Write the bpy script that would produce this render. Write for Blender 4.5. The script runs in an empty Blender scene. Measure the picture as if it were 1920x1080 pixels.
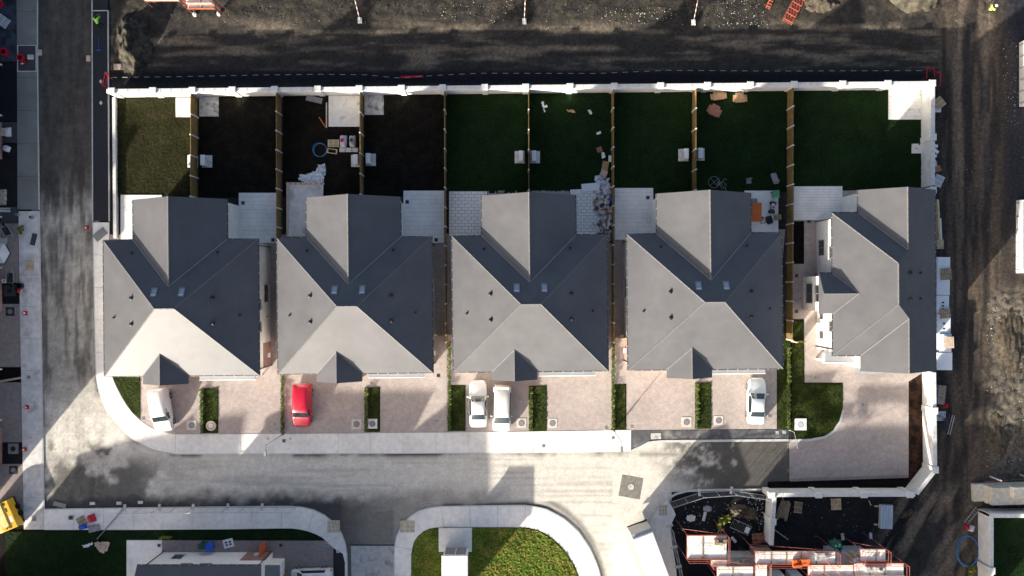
import bpy, math, random
import numpy as np
from mathutils import Vector, Matrix
random.seed(7); RNG = np.random.default_rng(11)
R = math.radians
SC = bpy.context.scene
COL = SC.collection
# ------------------------------------------------------------------ camera
H = 80.0; PXM = 19.0                    # flying height, photo pixels per metre on the ground
cam_d = bpy.data.cameras.new('camera'); cam = bpy.data.objects.new('camera', cam_d); COL.objects.link(cam)
cam.location = (0, 0, H); cam.rotation_euler = (0, 0, 0)
cam_d.sensor_fit = 'HORIZONTAL'; cam_d.angle = 2 * math.atan(960 / (PXM * H)); cam_d.clip_end = 3000; cam_d.clip_start = 1
SC.camera = cam
# ------------------------------------------------------------------ sky and sun
SUN_EL = R(15.5); SHX, SHY = 0.632, 0.775           # shadows fall this way (east, north)
world = bpy.data.worlds.new('World'); SC.world = world; world.use_nodes = True
wn = world.node_tree.nodes; wl = world.node_tree.links
sky = wn.new('ShaderNodeTexSky'); sky.sky_type = 'NISHITA'; sky.sun_disc = False
sky.sun_elevation = SUN_EL; sky.sun_rotation = math.atan2(-SHX, -SHY) % (2 * math.pi)
sky.air_density = 0.7; sky.dust_density = 4.0; sky.ozone_density = 0.7; sky.altitude = 80
bg = wn['Background']; bg.inputs['Strength'].default_value = 0.098
wl.new(sky.outputs[0], bg.inputs[0])
sd = bpy.data.lights.new('sun', 'SUN'); sun = bpy.data.objects.new('sun', sd); COL.objects.link(sun)
sd.energy = 5.0; sd.angle = R(0.8); sd.color = (1.0, 0.94, 0.83)
sun.rotation_euler = Vector((SHX * math.cos(SUN_EL), SHY * math.cos(SUN_EL), -math.sin(SUN_EL))).to_track_quat('-Z', 'Y').to_euler()
sun.location = (-60, -70, 60)
vs = SC.view_settings; vs.view_transform = 'Standard'; vs.look = 'None'; vs.exposure = 1.32; vs.gamma = 1.0; vs.use_curve_mapping = False
SC.render.engine = 'CYCLES'; SC.cycles.max_bounces = 6; SC.cycles.use_denoising = True

# ------------------------------------------------------------------ helpers
def G(u, v): return ((u - 960) / PXM, (540 - v) / PXM)          # photo pixel -> ground metres (used to survey the plan)
def P(u, v, z=0.0):
    k = (H - z) / H / PXM
    return ((u - 960) * k, (540 - v) * k, z)
def tag(o, label=None, cat=None, group=None, kind=None):
    if label: o['label'] = label
    if cat: o['category'] = cat
    if group: o['group'] = group
    if kind: o['kind'] = kind
    return o
def thing(name, label, cat, loc=(0, 0, 0), rz=0.0, group=None):
    o = bpy.data.objects.new(name, None); COL.objects.link(o)
    o.empty_display_size = 0.3
    o.location = (loc[0], loc[1], loc[2] if len(loc) > 2 else 0.0); o.rotation_euler = (0, 0, rz)
    return tag(o, label, cat, group)
def copy_tree(o, parent=None):
    c = o.copy(); COL.objects.link(c); c.parent = parent
    for ch in o.children: copy_tree(ch, c)
    return c
def link_mesh(name, me, m=None, parent=None):
    o = bpy.data.objects.new(name, me); COL.objects.link(o)
    if m is not None and not me.materials: me.materials.append(m)
    if parent is not None: o.parent = parent
    return o
class MB:
    def __init__(s): s.v = []; s.f = []
    def add(s, vs_, fs_):
        n = len(s.v); s.v += [tuple(p) for p in vs_]; s.f += [tuple(i + n for i in f) for f in fs_]; return s
    def box(s, x0, x1, y0, y1, z0, z1):
        return s.add([(x0,y0,z0),(x1,y0,z0),(x1,y1,z0),(x0,y1,z0),(x0,y0,z1),(x1,y0,z1),(x1,y1,z1),(x0,y1,z1)],
                     [(3,2,1,0),(4,5,6,7),(0,1,5,4),(1,2,6,5),(2,3,7,6),(3,0,4,7)])
    def obox(s, cx, cy, z0, sx, sy, sz, rz=0.0, tilt=0.0):
        M = Matrix.Translation((cx, cy, z0)) @ Matrix.Rotation(rz, 4, 'Z') @ Matrix.Rotation(tilt, 4, 'X')
        b = MB().box(-sx/2, sx/2, -sy/2, sy/2, 0, sz)
        return s.add([M @ Vector(p) for p in b.v], b.f)
    def bbox(s, x0, x1, y0, y1, z0, z1, b=0.03):          # box with chamfered top edges
        return s.add([(x0,y0,z0),(x1,y0,z0),(x1,y1,z0),(x0,y1,z0),(x0,y0,z1-b),(x1,y0,z1-b),(x1,y1,z1-b),(x0,y1,z1-b),
                      (x0+b,y0+b,z1),(x1-b,y0+b,z1),(x1-b,y1-b,z1),(x0+b,y1-b,z1)],
                     [(3,2,1,0),(0,1,5,4),(1,2,6,5),(2,3,7,6),(3,0,4,7),(4,5,9,8),(5,6,10,9),(6,7,11,10),(7,4,8,11),(8,9,10,11)])
    def prism(s, pts, z0, z1):
        a = sum(pts[i][0]*pts[(i+1)%len(pts)][1]-pts[(i+1)%len(pts)][0]*pts[i][1] for i in range(len(pts)))
        if a < 0: pts = pts[::-1]
        n = len(pts)
        return s.add([(p[0],p[1],z0) for p in pts] + [(p[0],p[1],z1) for p in pts],
                     [tuple(range(n))[::-1], tuple(range(n, 2*n))] + [(i,(i+1)%n,n+(i+1)%n,n+i) for i in range(n)])
    def cyl(s, cx, cy, z0, z1, r0, r1=None, n=16):
        r1 = r0 if r1 is None else r1
        a = [2*math.pi*i/n for i in range(n)]
        return s.add([(cx+r0*math.cos(t),cy+r0*math.sin(t),z0) for t in a]+[(cx+r1*math.cos(t),cy+r1*math.sin(t),z1) for t in a],
                     [tuple(range(n))[::-1], tuple(range(n,2*n))]+[(i,(i+1)%n,n+(i+1)%n,n+i) for i in range(n)])
    def ring(s, cx, cy, z0, z1, ro, ri, n=20):
        a = [2*math.pi*i/n for i in range(n)]
        vs_ = []
        for r, z in ((ro,z0),(ro,z1),(ri,z1),(ri,z0)): vs_ += [(cx+r*math.cos(t),cy+r*math.sin(t),z) for t in a]
        fs_ = []
        for k in range(4):
            k2 = (k+1) % 4
            fs_ += [(k*n+i, k*n+(i+1)%n, k2*n+(i+1)%n, k2*n+i) for i in range(n)]
        return s.add(vs_, fs_)
    def tube(s, pts, r, n=6, closed=False):
        pts = [Vector(p) for p in pts]; m = len(pts); base = len(s.v); fs_ = []
        for i, p in enumerate(pts):
            if closed: d = pts[(i+1)%m]-pts[i-1]
            else: d = pts[min(i+1,m-1)]-pts[max(i-1,0)]
            d = d.normalized(); up = Vector((0,0,1)) if abs(d.z) < .9 else Vector((1,0,0))
            a = d.cross(up).normalized(); b = a.cross(d).normalized()
            rr = r[i] if isinstance(r,(list,tuple)) else r
            for k in range(n):
                t = 2*math.pi*(k+.5)/n; s.v.append(tuple(p + a*math.cos(t)*rr + b*math.sin(t)*rr))
        rng = m if closed else m-1
        for i in range(rng):
            j = (i+1) % m
            for k in range(n):
                s.f.append((base+i*n+k, base+i*n+(k+1)%n, base+j*n+(k+1)%n, base+j*n+k))
        if not closed:
            s.f.append(tuple(base+k for k in range(n))[::-1]); s.f.append(tuple(base+(m-1)*n+k for k in range(n)))
        return s
    def move(s, dx=0, dy=0, dz=0, rz=0.0, rx=0.0):
        M = Matrix.Translation((dx,dy,dz)) @ Matrix.Rotation(rz,4,'Z') @ Matrix.Rotation(rx,4,'X')
        s.v = [tuple(M @ Vector(p)) for p in s.v]; return s
    def mesh(s, name, smooth=False):
        me = bpy.data.meshes.new(name); me.from_pydata(s.v, [], s.f); me.update()
        if smooth: me.polygons.foreach_set('use_smooth', [True]*len(me.polygons))
        return me
    def build(s, name, m, parent=None, smooth=False):
        return link_mesh(name, s.mesh(name, smooth), m, parent)
# value noise with numpy
_T = RNG.random((256, 256))
def vnoise(x, y):
    xi = np.floor(x).astype(int); yi = np.floor(y).astype(int); fx = x-xi; fy = y-yi
    fx = fx*fx*(3-2*fx); fy = fy*fy*(3-2*fy)
    a = _T[xi%256, yi%256]; b = _T[(xi+1)%256, yi%256]; c = _T[xi%256, (yi+1)%256]; d = _T[(xi+1)%256, (yi+1)%256]
    return (a*(1-fx)+b*fx)*(1-fy)+(c*(1-fx)+d*fx)*fy
def fbm(x, y, o=4):
    r = 0; a = .5; t = 0
    for k in range(o):
        r = r + a*vnoise(x*2**k+17*k, y*2**k+31*k); t += a; a *= .55
    return r/t
def sst(a, b, x):
    t = np.clip((x-a)/(b-a), 0, 1); return t*t*(3-2*t)
def inpoly(X, Y, pts):
    ins = np.zeros(X.shape, bool); n = len(pts)
    for i in range(n):
        x1, y1 = pts[i]; x2, y2 = pts[(i+1)%n]
        c = ((y1 > Y) != (y2 > Y)) & (X < (x2-x1)*(Y-y1)/((y2-y1) if y2 != y1 else 1e-9)+x1); ins ^= c
    return ins

# ------------------------------------------------------------------ materials
def mat(name, col, rough=.85, spec=.3, amt=.15, scale=2.0, detail=6.0, amt2=0.0, scale2=.25, bump=0.0, bscale=12.0, metal=0.0, coat=0.0, attr=None, tint=None):
    m = bpy.data.materials.new(name); m.use_nodes = True; nt = m.node_tree; N = nt.nodes; L = nt.links
    b = N['Principled BSDF']; b.inputs['Roughness'].default_value = rough; b.inputs['Specular IOR Level'].default_value = spec
    b.inputs['Metallic'].default_value = metal; b.inputs['Coat Weight'].default_value = coat; b.inputs['Coat Roughness'].default_value = .06
    g = N.new('ShaderNodeNewGeometry'); pos = g.outputs['Position']
    def noise(sc, det):
        n = N.new('ShaderNodeTexNoise'); n.inputs['Scale'].default_value = sc; n.inputs['Detail'].default_value = det
        L.new(pos, n.inputs['Vector']); return n.outputs['Fac']
    def mul(c, fac, amt_):
        r = N.new('ShaderNodeMapRange'); r.inputs['From Min'].default_value = .28; r.inputs['From Max'].default_value = .72
        r.inputs['To Min'].default_value = 1-amt_; r.inputs['To Max'].default_value = 1+amt_; L.new(fac, r.inputs['Value'])
        x = N.new('ShaderNodeVectorMath'); x.operation = 'SCALE'; L.new(c, x.inputs[0]); L.new(r.outputs[0], x.inputs['Scale']); return x.outputs[0]
    if attr:
        a = N.new('ShaderNodeAttribute'); a.attribute_name = attr; c = a.outputs['Color']
    else:
        a = N.new('ShaderNodeRGB'); a.outputs[0].default_value = (*col, 1); c = a.outputs[0]
    if tint:                                        # second colour mixed in by noise: (colour, scale, lo, hi)
        mx = N.new('ShaderNodeMix'); mx.data_type = 'RGBA'; r = N.new('ShaderNodeMapRange')
        r.inputs['From Min'].default_value = tint[2]; r.inputs['From Max'].default_value = tint[3]
        L.new(noise(tint[1], 5), r.inputs['Value']); L.new(r.outputs[0], mx.inputs['Factor']); L.new(c, mx.inputs['A']); mx.inputs['B'].default_value = (*tint[0], 1); c = mx.outputs['Result']
    if amt: c = mul(c, noise(scale, detail), amt)
    if amt2: c = mul(c, noise(scale2, 4), amt2)
    L.new(c, b.inputs['Base Color'])
    if bump:
        bp = N.new('ShaderNodeBump'); bp.inputs['Strength'].default_value = bump; bp.inputs['Distance'].default_value = .05
        L.new(noise(bscale, 5), bp.inputs['Height']); L.new(bp.outputs[0], b.inputs['Normal'])
    return m
def brick_mat(name, c1, c2, mortar, w, h, rough=.9, flat=True, msize=.01):
    m = mat(name, c1, rough, amt=0); nt = m.node_tree; N = nt.nodes; L = nt.links
    b = N['Principled BSDF']; t = N.new('ShaderNodeTexBrick'); g = N.new('ShaderNodeNewGeometry')
    t.inputs['Color1'].default_value = (*c1, 1); t.inputs['Color2'].default_value = (*c2, 1); t.inputs['Mortar'].default_value = (*mortar, 1)
    t.inputs['Scale'].default_value = 1; t.inputs['Brick Width'].default_value = w; t.inputs['Row Height'].default_value = h; t.inputs['Mortar Size'].default_value = msize
    v = g.outputs['Position']
    if not flat:
        s = N.new('ShaderNodeSeparateXYZ'); L.new(v, s.inputs[0]); a = N.new('ShaderNodeMath'); L.new(s.outputs[0], a.inputs[0]); L.new(s.outputs[1], a.inputs[1])
        k = N.new('ShaderNodeCombineXYZ'); L.new(a.outputs[0], k.inputs[0]); L.new(s.outputs[2], k.inputs[1]); v = k.outputs[0]
    L.new(v, t.inputs['Vector'])
    c = t.outputs['Color']
    for sc, am in ((.35, .10), (2.2, .10), (9, .12)):
        n = N.new('ShaderNodeTexNoise'); n.inputs['Scale'].default_value = sc; n.inputs['Detail'].default_value = 5; L.new(g.outputs['Position'], n.inputs['Vector'])
        r = N.new('ShaderNodeMapRange'); r.inputs['From Min'].default_value = .3; r.inputs['From Max'].default_value = .7; r.inputs['To Min'].default_value = 1-am; r.inputs['To Max'].default_value = 1+am
        L.new(n.outputs['Fac'], r.inputs['Value']); x = N.new('ShaderNodeVectorMath'); x.operation = 'SCALE'; L.new(c, x.inputs[0]); L.new(r.outputs[0], x.inputs['Scale']); c = x.outputs[0]
    L.new(c, b.inputs['Base Color']); return m
def roof_mat(name, col):
    m = mat(name, col, rough=.5, spec=.45, amt=.07, scale=1.2, amt2=.12, scale2=.35); nt = m.node_tree; N = nt.nodes; L = nt.links
    g = N.new('ShaderNodeNewGeometry'); s = N.new('ShaderNodeSeparateXYZ'); L.new(g.outputs['Position'], s.inputs[0])
    w = N.new('ShaderNodeMath'); w.operation = 'MULTIPLY'; w.inputs[1].default_value = 1/.17; L.new(s.outputs[2], w.inputs[0])
    f = N.new('ShaderNodeMath'); f.operation = 'FRACT'; L.new(w.outputs[0], f.inputs[0])
    bp = N.new('ShaderNodeBump'); bp.inputs['Strength'].default_value = .10; bp.inputs['Distance'].default_value = .02; bp.invert = True
    L.new(f.outputs[0], bp.inputs['Height']); L.new(bp.outputs[0], N['Principled BSDF'].inputs['Normal']); return m
def lawn_mat(name, a, b_, c_):
    m = mat(name, a, .9, .1, amt=.45, scale=5, tint=(b_, 1.1, .42, .62), amt2=.3, scale2=.5, bump=.6, bscale=30)
    nt = m.node_tree; N = nt.nodes; L = nt.links; b = N['Principled BSDF']; src = b.inputs['Base Color'].links[0].from_socket
    g = N.new('ShaderNodeNewGeometry'); n = N.new('ShaderNodeTexNoise'); n.inputs['Scale'].default_value = 7; n.inputs['Detail'].default_value = 6; L.new(g.outputs['Position'], n.inputs['Vector'])
    r = N.new('ShaderNodeMapRange'); r.inputs['From Min'].default_value = .52; r.inputs['From Max'].default_value = .68; L.new(n.outputs['Fac'], r.inputs['Value'])
    mx = N.new('ShaderNodeMix'); mx.data_type = 'RGBA'; L.new(r.outputs[0], mx.inputs['Factor']); L.new(src, mx.inputs['A']); mx.inputs['B'].default_value = (*c_, 1); L.new(mx.outputs['Result'], b.inputs['Base Color']); return m
M = {}
M['roof'] = roof_mat('slate', (.094, .093, .099))
M['ridge'] = mat('ridge_tile', (.15, .148, .145), .6, amt=.15, scale=4)
M['render'] = mat('white_render', (.82, .80, .76), .9, amt=.06, scale=1.5, amt2=.05)
M['wallwhite'] = mat('boundary_render', (.70, .69, .66), .9, amt=.10, scale=1.2, amt2=.08, scale2=.3)
M['coping'] = mat('coping_concrete', (.66, .65, .62), .85, amt=.10, scale=3)
M['brickred'] = brick_mat('red_brick', (.23, .10, .08), (.30, .15, .11), (.40, .36, .32), .22, .075, flat=False)
M['concrete'] = mat('pale_concrete', (.80, .76, .70), .85, amt=.10, scale=2.2, amt2=.10, scale2=.3, bump=.12, bscale=25)
M['concrete_grey'] = mat('grey_concrete', (.66, .63, .60), .9, amt=.16, scale=1.8, amt2=.12, scale2=.4, bump=.12, tint=((.30,.29,.28), .8, .55, .78))
M['concrete_old'] = mat('dull_green_concrete', (.20, .208, .19), .85, amt=.10, scale=.8, amt2=.15, scale2=.3)
M['patio'] = mat('brushed_patio', (.84, .80, .745), .85, amt=.07, scale=3, amt2=.12, scale2=.5)
M['slabwhite'] = mat('white_slab', (.76, .73, .68), .85, amt=.10, scale=2.5, tint=((.42,.41,.40), 1.4, .58, .72))
M['slabdirty'] = mat('dirty_slab', (.52, .50, .48), .9, amt=.2, scale=3, tint=((.2,.19,.17), 2.0, .52, .7))
M['paver'] = mat('pale_paver', (.84, .80, .75), .85, amt=.14, scale=5)
M['drive'] = brick_mat('block_paving', (.47, .40, .36), (.41, .345, .315), (.31, .265, .24), .2, .1)
M['drive_w'] = brick_mat('block_paving_grey', (.34, .285, .265), (.28, .235, .22), (.20, .17, .155), .2, .1)
M['asphalt'] = mat('new_asphalt', (.020, .022, .028), .8, .35, amt=.25, scale=8, amt2=.15, bump=.2, bscale=40)
M['asphalt2'] = mat('worn_asphalt', (.09, .09, .095), .85, .3, amt=.3, scale=3, tint=((.22,.21,.2), .8, .5, .7))
M['road'] = mat('dusty_road', (.4,.4,.4), .8, .3, amt=.16, scale=6, detail=8, amt2=.10, scale2=1.1, attr='Col', bump=.15, bscale=30)
M['dirt'] = mat('site_dirt', (.1,.1,.1), .9, .2, amt=.38, scale=3.5, detail=10, attr='Col', bump=.8, bscale=9)
M['heap'] = mat('heap_dirt', (.085,.075,.055), .95, .1, amt=.5, scale=2.5, detail=9, tint=((.03,.028,.026), .9, .42, .62), bump=1.0, bscale=7)
M['heap_dry'] = mat('dry_heap', (.085,.070,.050), .95, .1, amt=.5, scale=3, detail=9, amt2=.3, bump=1.0, bscale=7)
M['soil'] = mat('dark_soil', (.010,.008,.007), .95, .1, amt=.5, scale=3, amt2=.3)
M['soil_red'] = mat('brown_bed', (.045,.022,.014), .95, .1, amt=.6, scale=4, tint=((.012,.010,.008), 1.2, .45, .6))
M['membrane'] = mat('black_membrane', (.006,.007,.010), .6, .3, amt=.4, scale=2)
M['bluebase'] = mat('blue_grey_hardcore', (.05,.06,.085), .8, .3, amt=.4, scale=4, tint=((.02,.022,.03), 1.0, .45, .6))
M['kerb'] = mat('kerb_concrete', (.55,.55,.53), .85, amt=.12, scale=3)
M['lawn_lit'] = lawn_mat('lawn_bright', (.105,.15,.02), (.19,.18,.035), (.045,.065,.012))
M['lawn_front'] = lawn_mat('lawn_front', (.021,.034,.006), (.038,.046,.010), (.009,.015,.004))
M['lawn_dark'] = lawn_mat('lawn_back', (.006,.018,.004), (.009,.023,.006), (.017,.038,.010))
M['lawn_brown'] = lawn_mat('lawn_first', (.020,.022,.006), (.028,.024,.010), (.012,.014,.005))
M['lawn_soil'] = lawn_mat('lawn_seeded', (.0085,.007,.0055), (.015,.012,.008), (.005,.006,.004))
M['tuft'] = mat('grass_tuft', (.020,.050,.012), .9, .1, amt=.5, scale=3)
M['tuft_dry'] = mat('dry_tuft', (.035,.030,.020), .9, .1, amt=.5, scale=3)
M['leaf'] = mat('hedge_leaf', (.05,.095,.018), .6, .3, amt=.5, scale=9)
M['leaf_y'] = mat('yellow_leaf', (.14,.165,.03), .6, .3, amt=.4, scale=9)
M['weed'] = mat('weed_leaf', (.16,.17,.03), .7, .2, amt=.5, scale=7)
M['wood'] = mat('fence_wood', (.21,.135,.05), .85, .2, amt=.3, scale=2.5, amt2=.2)
M['timber'] = mat('pale_timber', (.55,.43,.27), .85, .2, amt=.25, scale=3)
M['timber_old'] = mat('weathered_timber', (.32,.25,.17), .9, .2, amt=.35, scale=4)
M['timber_pink'] = mat('shuttering_timber', (.60,.46,.36), .85, .2, amt=.2, scale=3)
M['post'] = mat('fence_post', (.62,.62,.59), .85, amt=.1)
M['black'] = mat('black_plastic', (.012,.012,.014), .5, .4, amt=0)
M['darkgrey'] = mat('dark_grey', (.05,.052,.056), .5, .4, amt=.1)
M['grey'] = mat('mid_grey', (.22,.22,.22), .6, .4, amt=.15)
M['leadgrey'] = mat('lead_flashing', (.20,.21,.22), .5, .5, amt=.12, scale=3)
M['white'] = mat('white_plastic', (.80,.80,.79), .45, .5, amt=.03)
M['whitemetal'] = mat('white_metal', (.74,.75,.76), .4, .5, amt=.05)
M['glass'] = mat('window_glass', (.02,.024,.03), .08, .8, amt=0)
M['skyglass'] = mat('skylight_glass', (.30,.36,.44), .08, 1.0, amt=0)
M['carglass'] = mat('car_glass', (.018,.028,.03), .06, 1.0, amt=0)
M['paintwhite'] = mat('white_car_paint', (.78,.77,.75), .3, .5, amt=.02, coat=.6)
M['paintcream'] = mat('dusty_white_paint', (.70,.69,.64), .45, .5, amt=.06, coat=.3)
M['paintsilver'] = mat('silver_white_paint', (.66,.70,.71), .3, .5, amt=.02, coat=.6)
M['paintred'] = mat('red_car_paint', (.52,.006,.03), .35, .5, amt=.05, coat=.7)
M['tyre'] = mat('tyre', (.012,.012,.012), .9, .2, amt=0)
M['rim'] = mat('wheel_rim', (.4,.4,.42), .35, .5, amt=0, metal=.7)
M['lampred'] = mat('tail_lamp', (.45,.01,.01), .25, .6, amt=0)
M['lampwhite'] = mat('head_lamp', (.55,.58,.6), .15, .8, amt=0)
M['red'] = mat('red_steel', (.36,.10,.078), .5, .4, amt=.2, scale=3)
M['redplastic'] = mat('red_plastic', (.50,.012,.03), .45, .4, amt=.1)
M['orange'] = mat('orange_plastic', (.62,.14,.03), .5, .4, amt=.1)
M['steel'] = mat('galvanised_steel', (.42,.43,.44), .45, .5, amt=.1, metal=.3)
M['yellow'] = mat('yellow_machine_paint', (.72,.40,.02), .4, .5, amt=.12, scale=3)
M['yellowdust'] = mat('dusty_yellow_paint', (.70,.52,.20), .7, .3, amt=.25, scale=2)
M['blue'] = mat('blue_plastic', (.02,.10,.55), .5, .4, amt=.1)
M['bluehose'] = mat('blue_pipe', (.05,.22,.48), .45, .4, amt=.05)
M['green'] = mat('green_plastic', (.10,.30,.16), .55, .4, amt=.15)
M['tarpgreen'] = mat('green_tarp', (.012,.075,.055), .5, .4, amt=.4, scale=4)
M['cardboard'] = mat('cardboard', (.42,.26,.15), .9, .1, amt=.15, scale=4)
M['cardred'] = mat('reddish_card', (.30,.14,.10), .9, .1, amt=.2, scale=4)
M['plastic_sheet'] = mat('crumpled_plastic', (.62,.66,.70), .35, .6, amt=.3, scale=6)
M['beamwrap'] = mat('wrapped_timber', (.62,.56,.46), .8, .2, amt=.2, scale=3)
M['bag'] = mat('woven_bag', (.62,.62,.66), .8, .2, amt=.15, scale=6)
M['packwhite'] = mat('wrapped_insulation', (.70,.75,.80), .4, .5, amt=.05, scale=2)
M['packblue'] = mat('roof_sheet_blue', (.50,.58,.66), .4, .5, amt=.12, metal=.2)
M['hiviz'] = mat('hi_vis_green', (.34,.75,.10), .7, .2, amt=.12)
M['hiviz_y'] = mat('hi_vis_yellow', (.72,.86,.10), .7, .2, amt=.05)
M['trouser'] = mat('dark_trousers', (.03,.03,.035), .9, .1, amt=.2)
M['skin'] = mat('skin', (.45,.27,.20), .6, .3, amt=0)
M['tan'] = mat('tactile_paving', (.50,.43,.31), .9, .2, amt=.2, scale=4)
M['slab_street'] = mat('street_slab', (.44,.43,.41), .9, .2, amt=.2, scale=2, tint=((.2,.2,.2), .9, .55, .7))
M['patch'] = mat('road_patch', (.21,.195,.17), .9, .2, amt=.25, scale=3)
M['surround'] = mat('manhole_surround', (.60,.53,.47), .9, .2, amt=.15, scale=4)
M['palestone'] = mat('pale_stone', (.34,.32,.28), .9, .2, amt=.4, scale=5)
M['stone'] = mat('rubble_stone', (.36,.33,.28), .9, .2, amt=.5, scale=5)
M['boards'] = mat('scaffold_board', (.80,.77,.71), .85, .2, amt=.18, scale=1.6, tint=((.40,.36,.28), 1.2, .55, .75))
M['block'] = mat('blockwork', (.42,.41,.39), .95, .2, amt=.15, scale=4)
M['bluegrey'] = mat('grey_cloth', (.30,.30,.33), .8, .2, amt=.3, scale=6)

def struct(name, mb, m, label, parent=None, smooth=False, kind='structure'):
    o = mb.build(name, m, parent, smooth)
    return tag(o, label, None, None, kind) if parent is None else o
ORD = ['first','second','third','fourth','fifth','sixth','seventh','eighth','ninth','tenth','eleventh','twelfth']

# ------------------------------------------------------------------ ground sheet (dirt tracks, ruts)
def make_ground():
    us = np.arange(-60, 1990, 3.8); vs_ = np.arange(-60, 1150, 3.8)
    U, V = np.meshgrid(us, vs_); X = (U-960)/PXM; Y = (540-V)/PXM
    n1 = fbm(X*.35, Y*.35); n2 = fbm(X*1.3+9, Y*1.3); n3 = fbm(X*3.1, Y*3.1+5)
    east = sst(1752, 1765, U); north = (1-sst(150, 160, V))*sst(205, 212, U)
    kv = np.interp(U, [1240, 1250, 1268, 1290, 1340, 1440, 1700, 1990], [950, 940, 928, 922, 920, 919, 916, 916]); south = sst(kv, kv+4, V)*sst(1245, 1254, U)
    D = np.maximum(np.maximum(east, north), south)
    # colours (albedo): dark mud with dry brown streaks
    dark = np.stack([.036+0*U, .032+0*U, .028+0*U], -1); brown = np.array([.165, .132, .095]); warm = np.array([.10, .076, .055]); dry = np.array([.065, .055, .04])
    streakN = fbm(X*.22, Y*1.9); streakE = fbm(X*1.9+40, Y*.16)
    col = dark*(0.6+.9*n2[..., None])
    wN = sst(.44, .66, streakN*.75+n1*.25)*sst(25, 55, V)*(1-sst(118, 140, V)+.1*0)
    col = col*(1-wN[..., None])+brown*wN[..., None]*(.55+.8*n3[..., None])
    wt = (1-sst(15, 75, V+40*(n1-.5)))*sst(.40, .62, n2)                                   # rubbly strip along the scaffolds
    col = col*(1-.8*wt[..., None])+dry*(.8*wt*(.4+.9*n3))[..., None]
    strip = sst(128, 140, V)*(1-sst(150, 160, V))*(1-east)                                 # dark dug strip outside the wall
    col = col*(1-.85*strip[..., None])+np.array([.012, .012, .015])*(.85*strip)[..., None]
    e1 = sst(1752, 1768, U)
    wE = e1*sst(.35, .62, streakE)*(1-.75*sst(1865, 1890, U)*(1-sst(520, 570, V)))
    colE = np.array([.034, .029, .026])*(0.6+.8*n2[..., None]); colE = colE*(1-wE[..., None])+warm*wE[..., None]*(.6+.7*n3[..., None])
    tyre = np.exp(-((U-1800+4*np.sin(V/90))/9)**2)+np.exp(-((U-1853+5*np.sin(V/120))/8)**2)
    colE = colE*(1+.9*tyre*(1-sst(300, 420, V))*(n1 > .0))[..., None]
    lit = e1*sst(1846, 1870, U+30*(n1-.5))*sst(520, 560, V)*(1-sst(880, 915, V))
    colE = colE*(1-lit[..., None])+np.array([.14, .118, .09])*(lit*(.35+1.1*n3))[..., None]
    blue = e1*sst(1878, 1900, U)*(1-sst(330, 520, V)); colE = colE*(1-.7*blue[..., None])+np.array([.024, .027, .038])*(.7*blue)[..., None]
    col = col*(1-e1[..., None])+colE*e1[..., None]
    # south-east site: black ground with pale dusty diagonal tracks
    s1 = south*(1-sst(1752, 1800, U+.55*(V-900)))
    col = col*(1-s1[..., None])+np.array([.011, .012, .014])*(s1*(.5+n2))[..., None]
    dg = fbm((X*.85-Y*.5)*.9, (X*.5+Y*.85)*.16); tr = sst(1640, 1740, U+.45*(V-925))*sst(890, 930, V)
    tw = tr*sst(.40, .6, dg)*(1-sst(1815, 1830, U)*sst(930, 950, V)); col = col*(1-.85*tw[..., None])+np.array([.19, .148, .105])*(.85*tw*(.7+.5*n3))[..., None]
    Z = np.full(U.shape, -.09)
    rutN = (streakN-.5)*.10+(n3-.5)*.06; rutE = (streakE-.5)*.14+(n3-.5)*.07-.05*np.clip(tyre, 0, 1)
    zz = np.where(e1 > .5, rutE, rutN)+lit*.30*(n3-.4)+.05*south+wt*.16*(n3-.35)
    Z = Z*(1-D)+(zz)*D
    ny, nx = U.shape
    verts = np.stack([X, Y, Z], -1).reshape(-1, 3)
    i = np.arange(nx*ny).reshape(ny, nx)
    faces = np.stack([i[1:, :-1], i[1:, 1:], i[:-1, 1:], i[:-1, :-1]], -1).reshape(-1, 4)
    x0, x1, y0, y1 = X.min(), X.max(), Y.min(), Y.max()
    nb = len(verts); B = 900.
    ring = [(x0-B, y0-B), (x1+B, y0-B), (x1+B, y1+B), (x0-B, y1+B)]
    cor = [i[-1, 0], i[-1, -1], i[0, -1], i[0, 0]]
    verts = np.vstack([verts, [(a, b, -.12) for a, b in ring]])
    edges = [list(i[-1, :]), list(i[::-1, -1]), list(i[0, ::-1]), list(i[:, 0])]
    F = [tuple(f) for f in faces.tolist()]
    for k in range(4):
        F.append(tuple([nb+k, nb+(k+1) % 4] + [int(q) for q in edges[k][::-1]]))
    me = bpy.data.meshes.new('ground'); me.from_pydata([tuple(p) for p in verts.tolist()], [], F); me.update()
    ca = me.color_attributes.new('Col', 'FLOAT_COLOR', 'POINT')
    cc = np.ones((len(verts), 4)); cc[:nb, :3] = col.reshape(-1, 3); cc[nb:, :3] = (.05, .045, .04)
    ca.data.foreach_set('color', cc.astype(np.float32).ravel())
    me.polygons.foreach_set('use_smooth', [True]*len(me.polygons))
    o = link_mesh('ground', me, M['dirt']); tag(o, 'dark churned earth of the building site with tyre tracks', kind='structure')
make_ground()

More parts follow.
